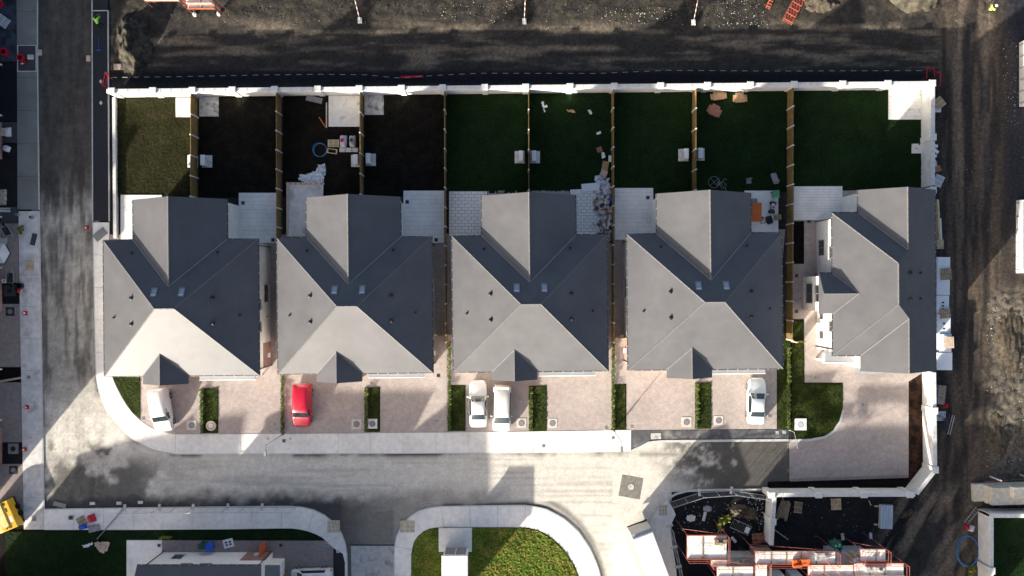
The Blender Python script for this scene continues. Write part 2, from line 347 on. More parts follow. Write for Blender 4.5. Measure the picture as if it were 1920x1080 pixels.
KERB_N = [(176,417),(180,640),(182,705),(187,735),(200,768),(222,797),(250,823),(285,841),(327,850),(700,849),(1183,845)]
KERB_S = [(545,950),(578,953),(602,962),(622,977),(637,994),(646,1013),(650,1040)]
KERB_I = [(740,1080),(740,1030),(745,1003),(758,978),(783,959),(815,950.5),(985,948),(1022,954),(1056,972),(1084,997),(1105,1028),(1120,1062)]
def make_road():
    st = 3.2
    us = np.arange(-40, 1520, st); vs_ = np.arange(-60, 1150, st)
    U, V = np.meshgrid(us, vs_); X = (U-960)/PXM; Y = (540-V)/PXM
    inside = ((U > 58) & (U < 188) & (V < 985)) | ((U > 58) & (U < 1484) & (V > 790) & (V < 978) & ~((U > 1262) & (V > 925))) | ((U > 625) & (U < 775) & (V > 900)) | ((U > 1030) & (U < 1236) & (V > 900)) | ((U > 1150) & (U < 1250) & (V > 900) & (V < 1010))
    inside |= (U > 58) & (U < 226) & (V > 690) & (V < 985)
    n1 = fbm(X*.35, Y*.35); n2 = fbm(X*1.1+9, Y*1.1); n3 = fbm(X*3.3, Y*3.3+5); sx = fbm(X*.25, Y*2.2); sy = fbm(X*2.0+3, Y*.22)
    d = np.zeros(U.shape)
    d = np.maximum(d, (1-sst(330, 560, V+170*(sy-.5)+90*(n1-.5)))*(U < 200))                        # damp dark top of the west road
    d = np.maximum(d, .95*np.exp(-((U-77)/8)**2)*sst(380, 430, V)*(V < 800)*(.4+n2))
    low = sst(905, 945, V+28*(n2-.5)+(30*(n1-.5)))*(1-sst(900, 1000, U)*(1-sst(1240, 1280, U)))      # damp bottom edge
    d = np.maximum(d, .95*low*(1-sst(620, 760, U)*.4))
    d = np.maximum(d, .9*sst(.42, .62, n2*.6+n1*.4)*(1-sst(190, 290, U+40*(n1-.5)))*sst(800, 850, V))
    d = np.maximum(d, .75*sst(635, 655, U)*(1-sst(735, 750, U))*sst(940, 960, V+20*(n1-.5))*(1-sst(1018, 1022, V)))
    sx2 = fbm(X*.12, Y*3.6+4)
    d = np.maximum(d, .30*sst(.45, .75, sx2)*sst(845, 860, V)*(U > 200)*(U < 1150))
    wst = (U < 190)*sst(380, 450, V)*(1-sst(690, 800, V))
    d = np.maximum(d, wst*(.34+.5*sst(.38, .66, sy)))
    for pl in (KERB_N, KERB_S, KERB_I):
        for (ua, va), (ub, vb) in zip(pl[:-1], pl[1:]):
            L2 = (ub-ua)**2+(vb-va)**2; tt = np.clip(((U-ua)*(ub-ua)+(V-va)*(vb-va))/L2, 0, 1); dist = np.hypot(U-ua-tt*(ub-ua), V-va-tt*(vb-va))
            d = np.maximum(d, np.exp(-(dist/(5+5*n1))**2)*(.25+.9*sst(.4, .65, n1)))  # kerb-face shade painted into the road colour, along with patchy edge staining
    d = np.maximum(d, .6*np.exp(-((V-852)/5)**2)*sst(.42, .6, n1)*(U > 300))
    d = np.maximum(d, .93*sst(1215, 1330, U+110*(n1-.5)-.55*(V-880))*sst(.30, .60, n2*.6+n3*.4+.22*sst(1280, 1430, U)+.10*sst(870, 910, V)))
    r2 = np.hypot((U-955)/ (1.0), (V-1110)/1.05)
    d = np.maximum(d, .7*np.exp(-((r2-178)/7)**2)*(U > 985)*(V > 940))                              # darker ring round the island
    d = np.maximum(d, .55*((np.hypot(U-700+60, V-1060) < 0)))
    d = np.maximum(d, .38*sst(.56, .72, n3)*(U < 172)*sst(450, 500, V)*(1-sst(820, 870, V)))
    d = np.maximum(d, .85*sst(.27, .52, n2*.5+n1*.5)*(1-sst(240, 400, U+60*(n2-.5)))*sst(835, 880, V))
    d = np.clip(d, 0, 1)
    dust = np.array([.70, .65, .565]); damp = np.array([.060, .055, .048]); wet = np.array([.022, .024, .030])  # the damp tone also draws the painted kerb shade
    wtop = (1-sst(330, 560, V))*(U < 200)
    dk = damp[None, None]*(1-.0*wtop[..., None])
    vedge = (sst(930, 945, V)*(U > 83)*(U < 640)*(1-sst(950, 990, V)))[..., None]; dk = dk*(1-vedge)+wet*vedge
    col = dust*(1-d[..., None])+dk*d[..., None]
    col = col*(.80+.20*sst(.3, .6, sy)[..., None]*(U < 200)[..., None]+.20*(U >= 200)[..., None])*(.9+.22*(n3[..., None]-.5)+.16*(sx2[..., None]-.5))
    top = ((1-sst(300, 520, V))*(U < 200))[..., None]; col = col*(1+top*(.55*(sy[..., None]-.35)+.25))
    col = col*(1+(U < 195)[..., None]*((.55*(n2-.5)+.5*(n3-.5))[..., None]))
    ny, nx = U.shape; idx = np.arange(nx*ny).reshape(ny, nx)
    keep = inside[1:, :-1] & inside[1:, 1:] & inside[:-1, 1:] & inside[:-1, :-1]
    faces = np.stack([idx[1:, :-1], idx[1:, 1:], idx[:-1, 1:], idx[:-1, :-1]], -1)[keep]
    used = np.unique(faces); remap = -np.ones(nx*ny, int); remap[used] = np.arange(len(used))
    Z = .012+.010*(n1-.5)
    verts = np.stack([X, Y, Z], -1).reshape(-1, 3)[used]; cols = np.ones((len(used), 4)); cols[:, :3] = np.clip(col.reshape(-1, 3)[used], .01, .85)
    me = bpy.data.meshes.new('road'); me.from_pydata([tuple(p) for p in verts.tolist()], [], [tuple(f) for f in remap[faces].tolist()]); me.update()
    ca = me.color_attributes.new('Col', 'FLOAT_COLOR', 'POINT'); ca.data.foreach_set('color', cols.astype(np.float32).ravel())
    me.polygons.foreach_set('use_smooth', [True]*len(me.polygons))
    o = link_mesh('road', me, M['road']); tag(o, 'dusty grey estate road with dark damp edges and painted kerb shading', kind='structure')
make_road()

# ------------------------------------------------------------------ pavements in bays
def resample(pl, n):
    pl = [Vector(p) for p in pl]; L = [0]
    for i in range(1, len(pl)): L.append(L[-1]+(pl[i]-pl[i-1]).length)
    out = []
    for k in range(n+1):
        s = L[-1]*k/n; i = 1
        while i < len(L)-1 and L[i] < s: i += 1
        t = (s-L[i-1])/max(L[i]-L[i-1], 1e-9); out.append(pl[i-1].lerp(pl[i], t))
    return out
def resample2(a, b, n):
    a = [Vector(p) for p in a]; b = [Vector(p) for p in b]; L = [0]
    for i in range(1, len(a)): L.append(L[-1]+((a[i]-a[i-1]).length+(b[i]-b[i-1]).length)/2)
    oa, ob = [], []
    for k in range(n+1):
        q = L[-1]*k/n; i = 1
        while i < len(L)-1 and L[i] < q: i += 1
        t = (q-L[i-1])/max(L[i]-L[i-1], 1e-9); oa.append(a[i-1].lerp(a[i], t)); ob.append(b[i-1].lerp(b[i], t))
    return oa, ob
def pavement(label, outer, inner, m, bay=3.0, z=.11, sub=3, gap=.025, mats=None):
    root = bpy.data.objects.new('pavement', None); COL.objects.link(root); tag(root, label, kind='structure')
    o = [G(*p) for p in outer]; i_ = [G(*p) for p in inner]
    length = sum((Vector(o[k+1])-Vector(o[k])).length for k in range(len(o)-1)); n = max(1, round(length/bay))
    ro, ri = resample2(o, i_, n*sub)
    for b in range(n):
        a = ro[b*sub:(b+1)*sub+1]; c = ri[b*sub:(b+1)*sub+1]
        a = [p.copy() for p in a]; c = [p.copy() for p in c]
        d = (a[-1]-a[0]).normalized()*gap/2; a[0] += d; c[0] += d; a[-1] -= d; c[-1] -= d
        mm = (mats or {}).get(b, m)
        MB().prism([tuple(p) for p in a]+[tuple(p) for p in c[::-1]], -.06, z+random.uniform(-.003, .003)).build('paving_bay', mm, root)
    k = [(o[q][0], o[q][1]) for q in range(len(o))]
    sgn = Vector(i_[0])-Vector(o[0])
    mk = MB()
    r2, r3 = ro, ri
    for q in range(n*sub):
        a, b2 = r2[q], r2[q+1]; w0 = (r3[q]-a).normalized(); w1 = (r3[q+1]-b2).normalized()
        mk.prism([tuple(a-w0*.1), tuple(b2-w1*.1), tuple(b2-w1*.004), tuple(a-w0*.004)], -.05, z-.012)
    mk.build('kerb', M['kerb'], root)
    return root
pavement('pale concrete pavement curving round the corner house and along the driveways',
    [(176,417),(178,520),(180,640),(182,705),(187,735),(200,768),(222,797),(250,823),(285,841),(327,850),(420,850),(700,849),(900,848),(1050,847),(1183,845)],
    [(205,417),(206,520),(207,640),(209,702),(217,722),(230,747),(245,770),(263,788),(290,806),(327,814),(420,814),(700,812),(900,810),(1050,808),(1183,806)], M['concrete'], bay=3.3)
pavement('dull grey-green concrete pavement along the west road', [(70,-40),(70,100),(71.5,250),(73,393)], [(32,-40),(33,100),(33.5,250),(34,393)], M['concrete_old'], bay=3.1)
pavement('dusty pale pavement along the lower west road', [(73,396),(76,560),(79,760),(83,992.5)], [(36,396),(38,560),(42,760),(46,992.5)], M['concrete_grey'], bay=3.2)
pavement('pale pavement south of the main road', [(84,955.5),(250,953),(420,951),(545,950),(578,953),(602,962),(622,977),(637,994),(646,1013),(650,1040),(651,1110)],
    [(84,993),(250,993),(420,992),(545,990),(570,993),(588,999),(603,1006),(612,1013),(618,1022),(647,1040),(647.5,1110)], M['concrete'], bay=2.9)
pavement('white pavement looping round the green island', [(740,1130),(740,1030),(745,1003),(758,978),(783,959),(815,950.5),(900,949),(985,948),(1022,954),(1056,972),(1084,997),(1105,1028),(1120,1062),(1131,1110)],
    [(771,1130),(771,1035),(777,1013),(788,999),(803,991),(822,988),(900,988),(985,988),(1010,993),(1038,1009),(1062,1034),(1079,1062),(1088,1085),(1091,1112)], M['concrete'], bay=3.0)
pavement('short white pavement beside the parked lorry', [(1250,937),(1235,951),(1222,970),(1217,983),(1224,1005),(1238,1040),(1262,1110)], [(1258,946),(1264,958),(1267,966),(1256,986),(1260,1020),(1266,1055),(1272,1110)], M['concrete'], bay=20, sub=12)

def sheet(name, label, px, m, z0, z1, kind='structure'):
    return struct(name, MB().prism([G(*p) for p in px], z0, z1), m, label, kind=kind)
# asphalt paths
sheet('path', 'new black asphalt path beside the garden wall', [(174,-40),(202,-40),(204,414),(175.5,414)], M['asphalt'], -.08, .03)
sheet('path', 'narrow dark asphalt path in front of the fourth house', [(1185,807),(1479,805),(1479,823),(1240,825),(1216,828),(1185,843)], M['asphalt2'], -.08, .075)
sheet('road', 'pale concrete end of the side street', [(658,1023),(741,1023),(741,1130),(660,1130)], M['slab_street'], -.06, .028)
def kerbline(label, pl, w=.12, z=.13, m='kerb', z0=-.08):
    pts = [Vector(G(*p)) for p in pl]; mb = MB()
    for a, b in zip(pts[:-1], pts[1:]):
        d = (b-a).normalized(); n = Vector((-d.y, d.x))*w/2; mb.prism([tuple(a-n), tuple(b-n), tuple(b+n), tuple(a+n)], z0, z)
    return struct('kerb', mb, M[m], label)
kerbline('thin concrete edging on the road side of the black path', [(173,-40),(174,415)], .09, .07)
kerbline('thin concrete edging on the wall side of the black path', [(203,20),(205,415)], .10, .08)
kerbline('concrete edging across the end of the black path', [(174.5,20.5),(202,20)], .08, .07)
kerbline('bent white kerb in front of the fourth house', [(1184,845),(1200,838),(1216,829.5),(1240,827),(1478,825)], .22, .12)
kerbline('long white kerb round the building plot corner', [(1250,936),(1268,926),(1290,920),(1340,918),(1437,917.5)], .16, .12)
kerbline('dark drain joint across the side street', [(658,1022),(741,1022)], .12, .034, 'asphalt')

# ------------------------------------------------------------------ driveways, lawns, beds, patios
D_ = [('pinkish block paving in front of the first house', [(206,440),(250,440),(530,440),(530,813.5),(327,813.5),(290,805),(263,787),(245,769),(230,746),(217,721),(209,701)]),
      ('pinkish block paving in front of the second house', [(530.6,440),(838,438),(838,811),(530.6,812.5)]),
      ('pinkish block paving in front of the third house', [(838.6,438),(1148,436),(1148,806.5),(838.6,810)]),
      ('pinkish block paving in front of the fourth house', [(1148.6,436),(1472,430),(1456,600),(1456,804),(1148.6,806)]),
      ('pinkish block paving drive of the end house', [(1484,340),(1727,340),(1727,700),(1703,715),(1703,894),(1480,901),(1480,826),(1520,824),(1545,819),(1562,808),(1574,790),(1580,768),(1580,717),(1508,717),(1507,598),(1484,598)])]
for lab, px in D_: sheet('driveway', lab, px, M['drive'], -.08, .085)
kerbline('pale edging strip along the bottom of the end drive', [(1482,899.5),(1702,892.5)], .3, .1, 'drive_w')
kerbline('pale edging round the corner lawn', [(1481,826),(1520,824.5),(1546,819.5),(1563,808.5),(1575,790),(1581,768)], .22, .1)
def lawn(label, px, m, z=.10, res=.16, amp=.05, name='lawn'):
    pts = [G(*p) for p in px]
    mb = MB().prism(pts, -.08, z)
    xs = [p[0] for p in pts]; ys = [p[1] for p in pts]
    gx = np.arange(min(xs), max(xs)+res, res); gy = np.arange(min(ys), max(ys)+res, res); X, Y = np.meshgrid(gx, gy)
    Xj = X+RNG.uniform(-.05, .05, X.shape); Yj = Y+RNG.uniform(-.05, .05, X.shape)
    ins = inpoly(X, Y, pts); Z = z+.004+amp*RNG.random(X.shape)**2+amp*fbm(X*1.2, Y*1.2, 3)
    ids = -np.ones(X.shape, int); base = len(mb.v); k = 0
    for j in range(X.shape[0]):
        for i in range(X.shape[1]):
            if ins[j, i]:
                ids[j, i] = base+k; k += 1; mb.v.append((float(Xj[j, i]), float(Yj[j, i]), float(Z[j, i])))
    for j in range(X.shape[0]-1):
        for i in range(X.shape[1]-1):
            q = (ids[j, i], ids[j, i+1], ids[j+1, i+1], ids[j+1, i])
            if min(q) >= 0: mb.f.append(tuple(int(t) for t in q))
    return struct(name, mb, M[m], label)
ln = [('first', 222, 183, 368, 182, 'lawn_brown'), ('second', 374, 182, 525, 180.5, 'lawn_soil'), ('third', 531, 180.5, 679, 179, 'lawn_soil'), ('fourth', 684, 179, 835, 177, 'lawn_soil'),
      ('fifth', 838, 177, 989, 175.5, 'lawn_dark'), ('sixth', 992, 175.5, 1145, 174, 'lawn_dark'), ('seventh', 1148, 174, 1296, 172, 'lawn_dark'), ('eighth', 1299, 172, 1474, 170.5, 'lawn_dark'), ('ninth', 1477, 170.5, 1726, 168.5, 'lawn_dark')]
adj = {'first':'brownish sunlit', 'second':'bare dark', 'third':'bare cluttered', 'fourth':'bare empty', 'fifth':'dark green empty', 'sixth':'dark green littered', 'seventh':'dark green plain', 'eighth':'dark green carton-strewn', 'ninth':'wide dark green'}
for o_, u0, va, u1, vb, mm in ln:
    lawn(f'{adj[o_]} back garden lawn, {o_} from the west wall', [(u0, va), (u1, vb), (u1, 366 if u1 < 1000 else (360 if u1 < 1480 else 352)), (u0, 370 if u0 < 700 else 362)], mm, res=.17, amp=.04)
lawn('sunlit green lawn of the island', [(772,1130),(772,1036),(778,1014),(789,1000),(804,992),(822,989),(985,989),(1010,994),(1037,1010),(1061,1035),(1078,1063),(1087,1086),(1090,1130)], 'lawn_lit', .09, res=.13, amp=.09)
lawn('curved corner lawn in front of the first house', [(212,707),(264,706),(264,786),(245,768),(231,746),(219,722)], 'lawn_front', .10)
STRIPS = [('first', (383,728,410,812)), ('second', (690,726,713,810)), ('third', (846,722,873,808)), ('fourth', (998,723,1025,808)), ('fifth', (1153,720,1174,806)), ('sixth', (1309,717,1333,804))]
for o_, (a, b, c, d) in STRIPS: lawn(f'narrow grass strip between parking spaces, {o_} from the corner lawn', [(a-6,b),(c,b-.5),(c,d-.5),(a-6,d)], 'lawn_front', .10, res=.13)
lawn('long grass strip beside the fourth driveway', [(1457,600),(1483,600),(1483,804),(1457,804)], 'lawn_front', .10)
lawn('rounded front lawn of the end house', [(1484,600),(1506,600),(1506,718),(1579,718),(1579,768),(1573,789),(1561,806),(1544,817),(1519,822),(1484,824)], 'lawn_front', .10)
lawn('dark verge lawn of the south-west plot', [(12,995),(238,995),(238,1130),(12,1130)], 'lawn_dark', .08)
lawn('narrow dark verge behind the southern pavement', [(238,994.5),(545,991.5),(569,994),(587,1000.5),(601,1007.5),(608,1013),(445,1012),(238,1012)], 'lawn_dark', .08)
lawn('dark lawn behind the south-east garden wall', [(1837,962),(1990,962),(1990,1150),(1837,1150)], 'lawn_dark', .2)
sheet('flower_bed', 'brown soil bed along the east boundary wall', [(1703.6,714),(1728,700),(1730,880),(1708,914),(1703.6,897)], M['soil_red'], -.08, .07)
sheet('flower_bed', 'black soil strip below the end drive', [(1440,903),(1703,896),(1708,914),(1690,918),(1437,920)], M['soil'], -.08, .05)
sheet('flower_bed', 'narrow black bed beside the end house path', [(1487,415),(1507,415),(1507,495),(1487,495)], M['soil'], -.02, .105)
sheet('flower_bed', 'black soil at the corner behind the generator', [(-40,985),(46,985),(46,995),(12,996),(12,1130),(-40,1130)], M['soil'], -.08, .04)
sheet('driveway', 'mottled paved yard of the south house', [(305,1012.5),(611,1013.5),(625,1016),(625,1130),(305,1130)], M['drive_w'], -.08, .075)
sheet('path', 'dark asphalt strip beside the parked white hatchback', [(627,1013),(647,1014),(647,1130),(627,1130)], M['asphalt'], -.05, .09)
sheet('patio', 'boarded pale patio of the south house', [(238,1012.5),(304,1012.5),(304,1130),(238,1130)], M['patio'], -.08, .09)
# west strip
WS = [('driveway','blue-grey hardcore yard in the north-west corner',-40,32,-40,115,'bluebase',.05),('path','black membrane strip below the blue yard',-40,32,119,227,'membrane',.04),('path','grey strip with tools between black membranes',-40,33,229,268,'darkgrey',.05),
      ('path','second black membrane strip on the west side',-40,33.5,270,386,'membrane',.04),('path','dark strip strewn with lengths of timber',-40,34,388,418,'darkgrey',.05),('driveway','mauve block paving with upturned barrows',-40,36,419,530,'drive_w',.08),
      ('flower_bed','black trench with an open chamber',-40,39,531,569,'membrane',.03),('driveway','mauve block paving between the two trenches',-40,40,570,688,'drive_w',.08),('flower_bed','black bed crossed by a pale board',-40,41,690,715,'soil',.03),
      ('driveway','mauve block paving above the chamber trench',-40,43,717,829,'drive_w',.08),('flower_bed','black trench with two open chambers',-40,44,831,868,'membrane',.03),('driveway','mauve block paving under the yellow generator',-40,45.5,870,984,'drive_w',.08)]
for nm, lab, u0, u1, v0, v1, mm, z in WS: sheet(nm, lab, [(u0,v0),(u1,v0),(u1,v1),(u0,v1)], M[mm], -.08, z)
# patios and slabs
def patio(label, px, m, lines=None, z=.21, name='patio'):
    if not lines: return sheet(name, label, px, M[m], -.05, z)
    # boards / brushed bands built as separate courses
    root = bpy.data.objects.new(name, None); COL.objects.link(root); tag(root, label, kind='structure')
    (u0, v0), (u1, _), (_, v1), _ = px; axis, n = lines
    MB().prism([G(*p) for p in px], -.05, z-.012).build('bed', M['grey'], root)
    for k in range(n):
        if axis == 'v': a, b = v0+(v1-v0)*k/n, v0+(v1-v0)*(k+1)/n-.25; q = [(u0,a),(u1,a),(u1,b),(u0,b)]
        else: a, b = u0+(u1-u0)*k/n, u0+(u1-u0)*(k+1)/n-.25; q = [(a,v0),(b,v0),(b,v1),(a,v1)]
        MB().prism([G(*p) for p in q], z-.03, z+random.uniform(-.002, .002)).build('plank', M[m], root)
    return root
patio('white concrete patio at the back of the first house', [(228,366),(305,366),(305,455),(228,455)], 'slabwhite')
patio('boarded grey patio between the first and second houses', [(449,362),(520,362),(520,456),(449,456)], 'patio', ('v', 12))
patio('boarded grey patio behind the second house', [(757,358),(833,358),(833,456),(757,456)], 'patio', ('v', 12))
patio('boarded pale patio on the west side of the fourth house', [(1152,353),(1224,353),(1224,450),(1152,450)], 'patio', ('v', 12))
patio('plain pale patio with scooter and bins', [(1395,358),(1458,358),(1458,440),(1395,440)], 'patio')
patio('boarded pale patio beside the end house', [(1487,350),(1578,349),(1578,413),(1487,413)], 'patio', ('v', 12))
def pavers(label, u0, u1, v0, v1, rows, cols):
    root = bpy.data.objects.new('patio', None); COL.objects.link(root); tag(root, label, kind='structure')
    x0, y1 = G(u0, v0); x1, y0 = G(u1, v1); MB().box(x0, x1, y0, y1, -.05, .17).build('bed', M['grey'], root)
    w = (x1-x0)/cols; h = (y1-y0)/rows
    full = MB().bbox(-w/2+.018, w/2-.018, -h/2+.015, h/2-.015, -.03, 0, .008).mesh('paving_slab'); half = MB().bbox(-w/4+.018, w/4-.018, -h/2+.015, h/2-.015, -.03, 0, .008).mesh('paving_slab')
    for me in (full, half): me.materials.append(M['paver'])
    for r in range(rows):
        cs = [(k+.5, full) for k in range(cols)] if r % 2 == 0 else [(.25, half)]+[(k+1.0, full) for k in range(cols-1)]+[(cols-.25, half)]
        for c, me in cs:
            o = link_mesh('paving_slab', me, None, root); o.location = (x0+c*w, y0+(r+.5)*h, .205+random.uniform(-.006, .006))
pavers('pale slab patio laid in rows on the west side of the third house', 842, 914, 359, 443, 14, 6)
pavers('pale slab patio half buried in rubbish', 1072, 1140, 358, 440, 14, 6)
sheet('patio', 'narrow brick-paved strip behind the third house', [(915,358),(1068,357),(1068,366),(915,367)], M['drive'], -.05, .13)
for lab, px, mm, z in [('small white garden slab against the first fence', (331,184,369,220), 'slabwhite', .21), ('small grey-white slab in the second garden', (375,182,411,219), 'slabdirty', .21), ('large white slab with scuffed edges in the cluttered garden', (617,180,676,238), 'slabwhite', .21),
                   ('stained grey slab in the fourth garden', (684,178,720,216), 'slabdirty', .21)]:
    a, b, c, d = px; sheet('slab', lab, [(a,b),(c,b),(c,d),(a,d)], M[mm], -.05, z)
patio('boarded white slab in the far garden corner', [(1664,168),(1726,168),(1726,225),(1664,225)], 'slabwhite', ('v', 9), .21, 'slab')
sheet('slab', 'upper concrete apron in front of the kiosk', [(823,989),(885,989),(885,1033),(823,1033)], M['concrete'], -.05, .3)
for lab, px in [('tan tactile paving west of the side street', (614,975,638,998)), ('tan tactile paving east of the side street', (750,975,778,998)), ('tan tactile paving at the plot corner', (1235,946,1251,966))]:
    a, b, c, d = px; root = bpy.data.objects.new('paving', None); COL.objects.link(root); tag(root, lab, kind='structure')
    for i in range(3):
        for j in range(3):
            x0, y1 = G(a+(c-a)*i/3+.3, b+(d-b)*j/3+.3); x1, y0 = G(a+(c-a)*(i+1)/3-.3, b+(d-b)*(j+1)/3-.3); MB().box(x0, x1, y0, y1, .05, .125+random.uniform(0,.004)).build('paving_slab', M['tan'], root)

# ------------------------------------------------------------------ boundary walls
cop_me = {}
def wall(label, p0, p1, h=2.0, th=.3, out=1, pillars=(), m='wallwhite', pw=.55, cat='wall', coping=True, group=None):
    """inner face runs p0 -> p1 on the ground, thickness to the left (out=1) or right (-1); pillars at distances along it (px along the wall)"""
    a = Vector(G(*p0)); b = Vector(G(*p1)); d = b-a; L = d.length
    t = thing('garden_wall', label, cat, (a.x, a.y, 0), math.atan2(d.y, d.x), group)
    y0, y1 = (0, th) if out > 0 else (-th, 0); yc = (y0+y1)/2
    MB().box(0, L, y0, y1, -.2, h).build('wall', M[m], t)
    if coping:
        n = max(1, round(L/1.05)); w = L/n
        key = round(w, 3)
        if key not in cop_me: cop_me[key] = MB().bbox(-w/2+.012, w/2-.012, -th/2-.05, th/2+.05, 0, .09, .02).mesh('coping_stone'); cop_me[key].materials.append(M['coping'])
        for k in range(n):
            o = link_mesh('coping_stone', cop_me[key], None, t); o.location = ((k+.5)*w, yc, h+random.uniform(0, .004))
    for s in pillars:
        p = MB().box(s-pw/2, s+pw/2, y0-.1, y1+.1, -.2, h+.12).build('pillar', M[m], t)
        MB().bbox(s-pw/2-.05, s+pw/2+.05, y0-.15, y1+.15, h+.12, h+.22, .03).build('cap', M['coping'], p)
    return t
def along(p0, p1, us, z=2.1, axis=0):
    a = Vector(G(*p0)); b = Vector(G(*p1)); L = (b-a).length; out = []
    for u in us:
        w = P(u, 0, z)[0] if axis == 0 else P(0, u, z)[1]
        s = (w-(a.x if axis == 0 else a.y))/((b.x-a.x) if axis == 0 else (b.y-a.y))*L; out.append(s)
    return out
NW0, NW1 = (219,183), (1726,168.5)
wall('long white rendered wall along the back gardens with square pillars', NW0, NW1, 2.0, .3, 1, along(NW0, NW1, [210,287,361,436,515,596,674,753,830,909,986,1069,1152,1239,1327,1407,1489,1580,1665,1748]))
wall('white rendered wall east of the widest garden', (1726,352), (1726,169), 2.0, .3, -1, along((1726,352), (1726,169), [257,356], axis=1))
EW0, EW1 = (1728,694), (1730,872)
wall('white rendered wall east of the end drive', EW0, EW1, 2.0, .3, 1, along(EW0, EW1, [770,881], axis=1))
wall('short slanting white wall at the drive corner', (1730,872), (1697,914.5), 2.0, .3, 1)
wall('white rendered wall south of the end drive', (1697,914.5), (1437,915), 2.0, .3, 1, along((1697,914.5), (1437,915), [1706,1620,1535,1447]))
wall('white wall running south into the building plot', (1437,916), (1431,1010), 2.0, .3, 1, along((1437,916), (1431,1010), [978], axis=1))
wall('white wall of the south-east garden, road side', (1833,953), (1990,953), 2.0, .3, -1, ())
wall('white wall of the south-east garden facing the dirt track', (1833,1140), (1833,954), 2.0, .3, -1, along((1833,1140), (1833,954), [1070], axis=1))
wall('low white wall along the west side of the first garden', (222,447), (220,184), .42, .22, 1, (), pw=.4)

# ------------------------------------------------------------------ timber fences
def fence(label, p0, p1, h=1.75, posts=True):
    a = Vector(G(*p0)); b = Vector(G(*p1)); d = b-a; L = d.length; n = max(1, round(L/1.9)); w = L/n
    t = thing('garden_fence', label, 'fence', (a.x, a.y, 0), math.atan2(d.y, d.x), 'timber fences between the gardens')
    mb = MB()
    for k in range(7):
        mb.box(.06, w-.06, -.018, .018, .12+k*.235, .12+k*.235+.222)
    mb.box(.06, w-.06, -.035, .035, 1.765, 1.80)
    me = mb.mesh('panel'); me.materials.append(M['wood'])
    pm = MB().bbox(-.06, .06, -.065, .065, -.2, 1.86, .02).mesh('post'); pm.materials.append(M['post'])
    for k in range(n+1):
        o = link_mesh('post', pm, None, t); o.location = (k*w, 0, .1)
        if k < n: o = link_mesh('panel', me, None, t); o.location = (k*w, 0, .02+random.uniform(-.02, .02))
    return t
FX = [(371,371,183,372,'first'), (528,529,181,640,'second'), (681,682,180,368,'third'), (836,838,178,640,'fourth'), (990.5,991,176,360,'fifth'), (1146,1147,174,640,'sixth'), (1297.5,1297,173,360,'seventh'), (1475.5,1474,171,636,'eighth')]
fl = {'first':'beside the sunlit garden', 'second':'between the first and second houses', 'third':'behind the middle of the second house', 'fourth':'between the second and third houses', 'fifth':'behind the middle of the third house', 'sixth':'beside the rubbish heap', 'seventh':'behind the middle of the fourth house', 'eighth':'between the fourth and end houses'}
for u0, u1, v0, v1, o_ in FX: fence(f'timber panel fence with concrete posts {fl[o_]}', (u0, v0), (u1, v1))
def side_gate(label, u, v, w=.85, rz=0.0):
    x, y = G(u, v); t = thing('side_gate', label, 'gate', (x, y, 0), rz, 'timber side gates between houses')
    for k in range(6): MB().box(-w/2+k*w/6+.006, -w/2+(k+1)*w/6-.006, -.012, .012, .15, 1.75).build('board', M['wood'], t)
    for s in (-1, 1): MB().box(s*(w/2+.05)-.05, s*(w/2+.05)+.05, -.05, .05, 0, 1.9).build('gate_post', M['timber'], t)
    MB().box(-w/2, w/2, .014, .05, .4, .5).build('rail', M['timber'], t); MB().box(-w/2, w/2, .014, .05, 1.4, 1.5).build('rail', M['timber'], t)
side_gate('timber side gate west of the fence by the third house', 829, 627); side_gate('timber side gate east of the fence by the third house', 848, 626)
side_gate('timber side gate beside the fourth house', 1160, 632); side_gate('timber side gate between the fourth and end houses', 1492, 640)

# ------------------------------------------------------------------ houses
ZE, SL = 4.8, .589
def hip(mb, x0, x1, y0, y1, ze=ZE, sl=SL, th=.16):
    w, d = x1-x0, y1-y0
    if w >= d: r = d/2*sl; rp = [(x0+d/2, (y0+y1)/2), (x1-d/2, (y0+y1)/2)]; F = [(4,5,9,8),(5,6,9),(6,7,8,9),(7,4,8)]
    else: r = w/2*sl; rp = [((x0+x1)/2, y0+w/2), ((x0+x1)/2, y1-w/2)]; F = [(4,5,8),(5,6,9,8),(6,7,9),(7,4,8,9)]
    mb.add([(x0,y0,ze-th),(x1,y0,ze-th),(x1,y1,ze-th),(x0,y1,ze-th),(x0,y0,ze),(x1,y0,ze),(x1,y1,ze),(x0,y1,ze),(*rp[0],ze+r),(*rp[1],ze+r)],
           [(3,2,1,0),(0,1,5,4),(1,2,6,5),(2,3,7,6),(3,0,4,7)]+F)
    return [(*rp[0],ze+r),(*rp[1],ze+r)]
def gable(mb, axis, c, hw, a, b, ze=ZE, sl=SL, th=.16):
    r = hw*sl; pr = [(-hw,ze-th),(hw,ze-th),(hw,ze),(0,ze+r),(-hw,ze)]
    if axis == 'y': v = [(c+p,a,z) for p, z in pr]+[(c+p,b,z) for p, z in pr]
    else: v = [(a,c+p,z) for p, z in pr]+[(b,c+p,z) for p, z in pr]
    mb.add(v, [(4,3,2,1,0),(5,6,7,8,9)]+[(i,(i+1)%5,5+(i+1)%5,5+i) for i in range(5)])
def cap(parent, p, q, name='ridge_tiles', w=.09, m='ridge'):
    a = Vector((p[0],p[1],p[2]-.02)); b = Vector((q[0],q[1],q[2]-.02)); n = max(1, round((b-a).length/.5)); mb = MB()   # lapped cap tiles, too small to pick apart
    for k in range(n): mb.tube([a.lerp(b, k/n), a.lerp(b, (k+.94)/n)], [w*(1.0+.12*random.random()), w*(.82+.12*random.random())], 6)
    tag(mb.build(name, M[m], parent), kind='stuff')
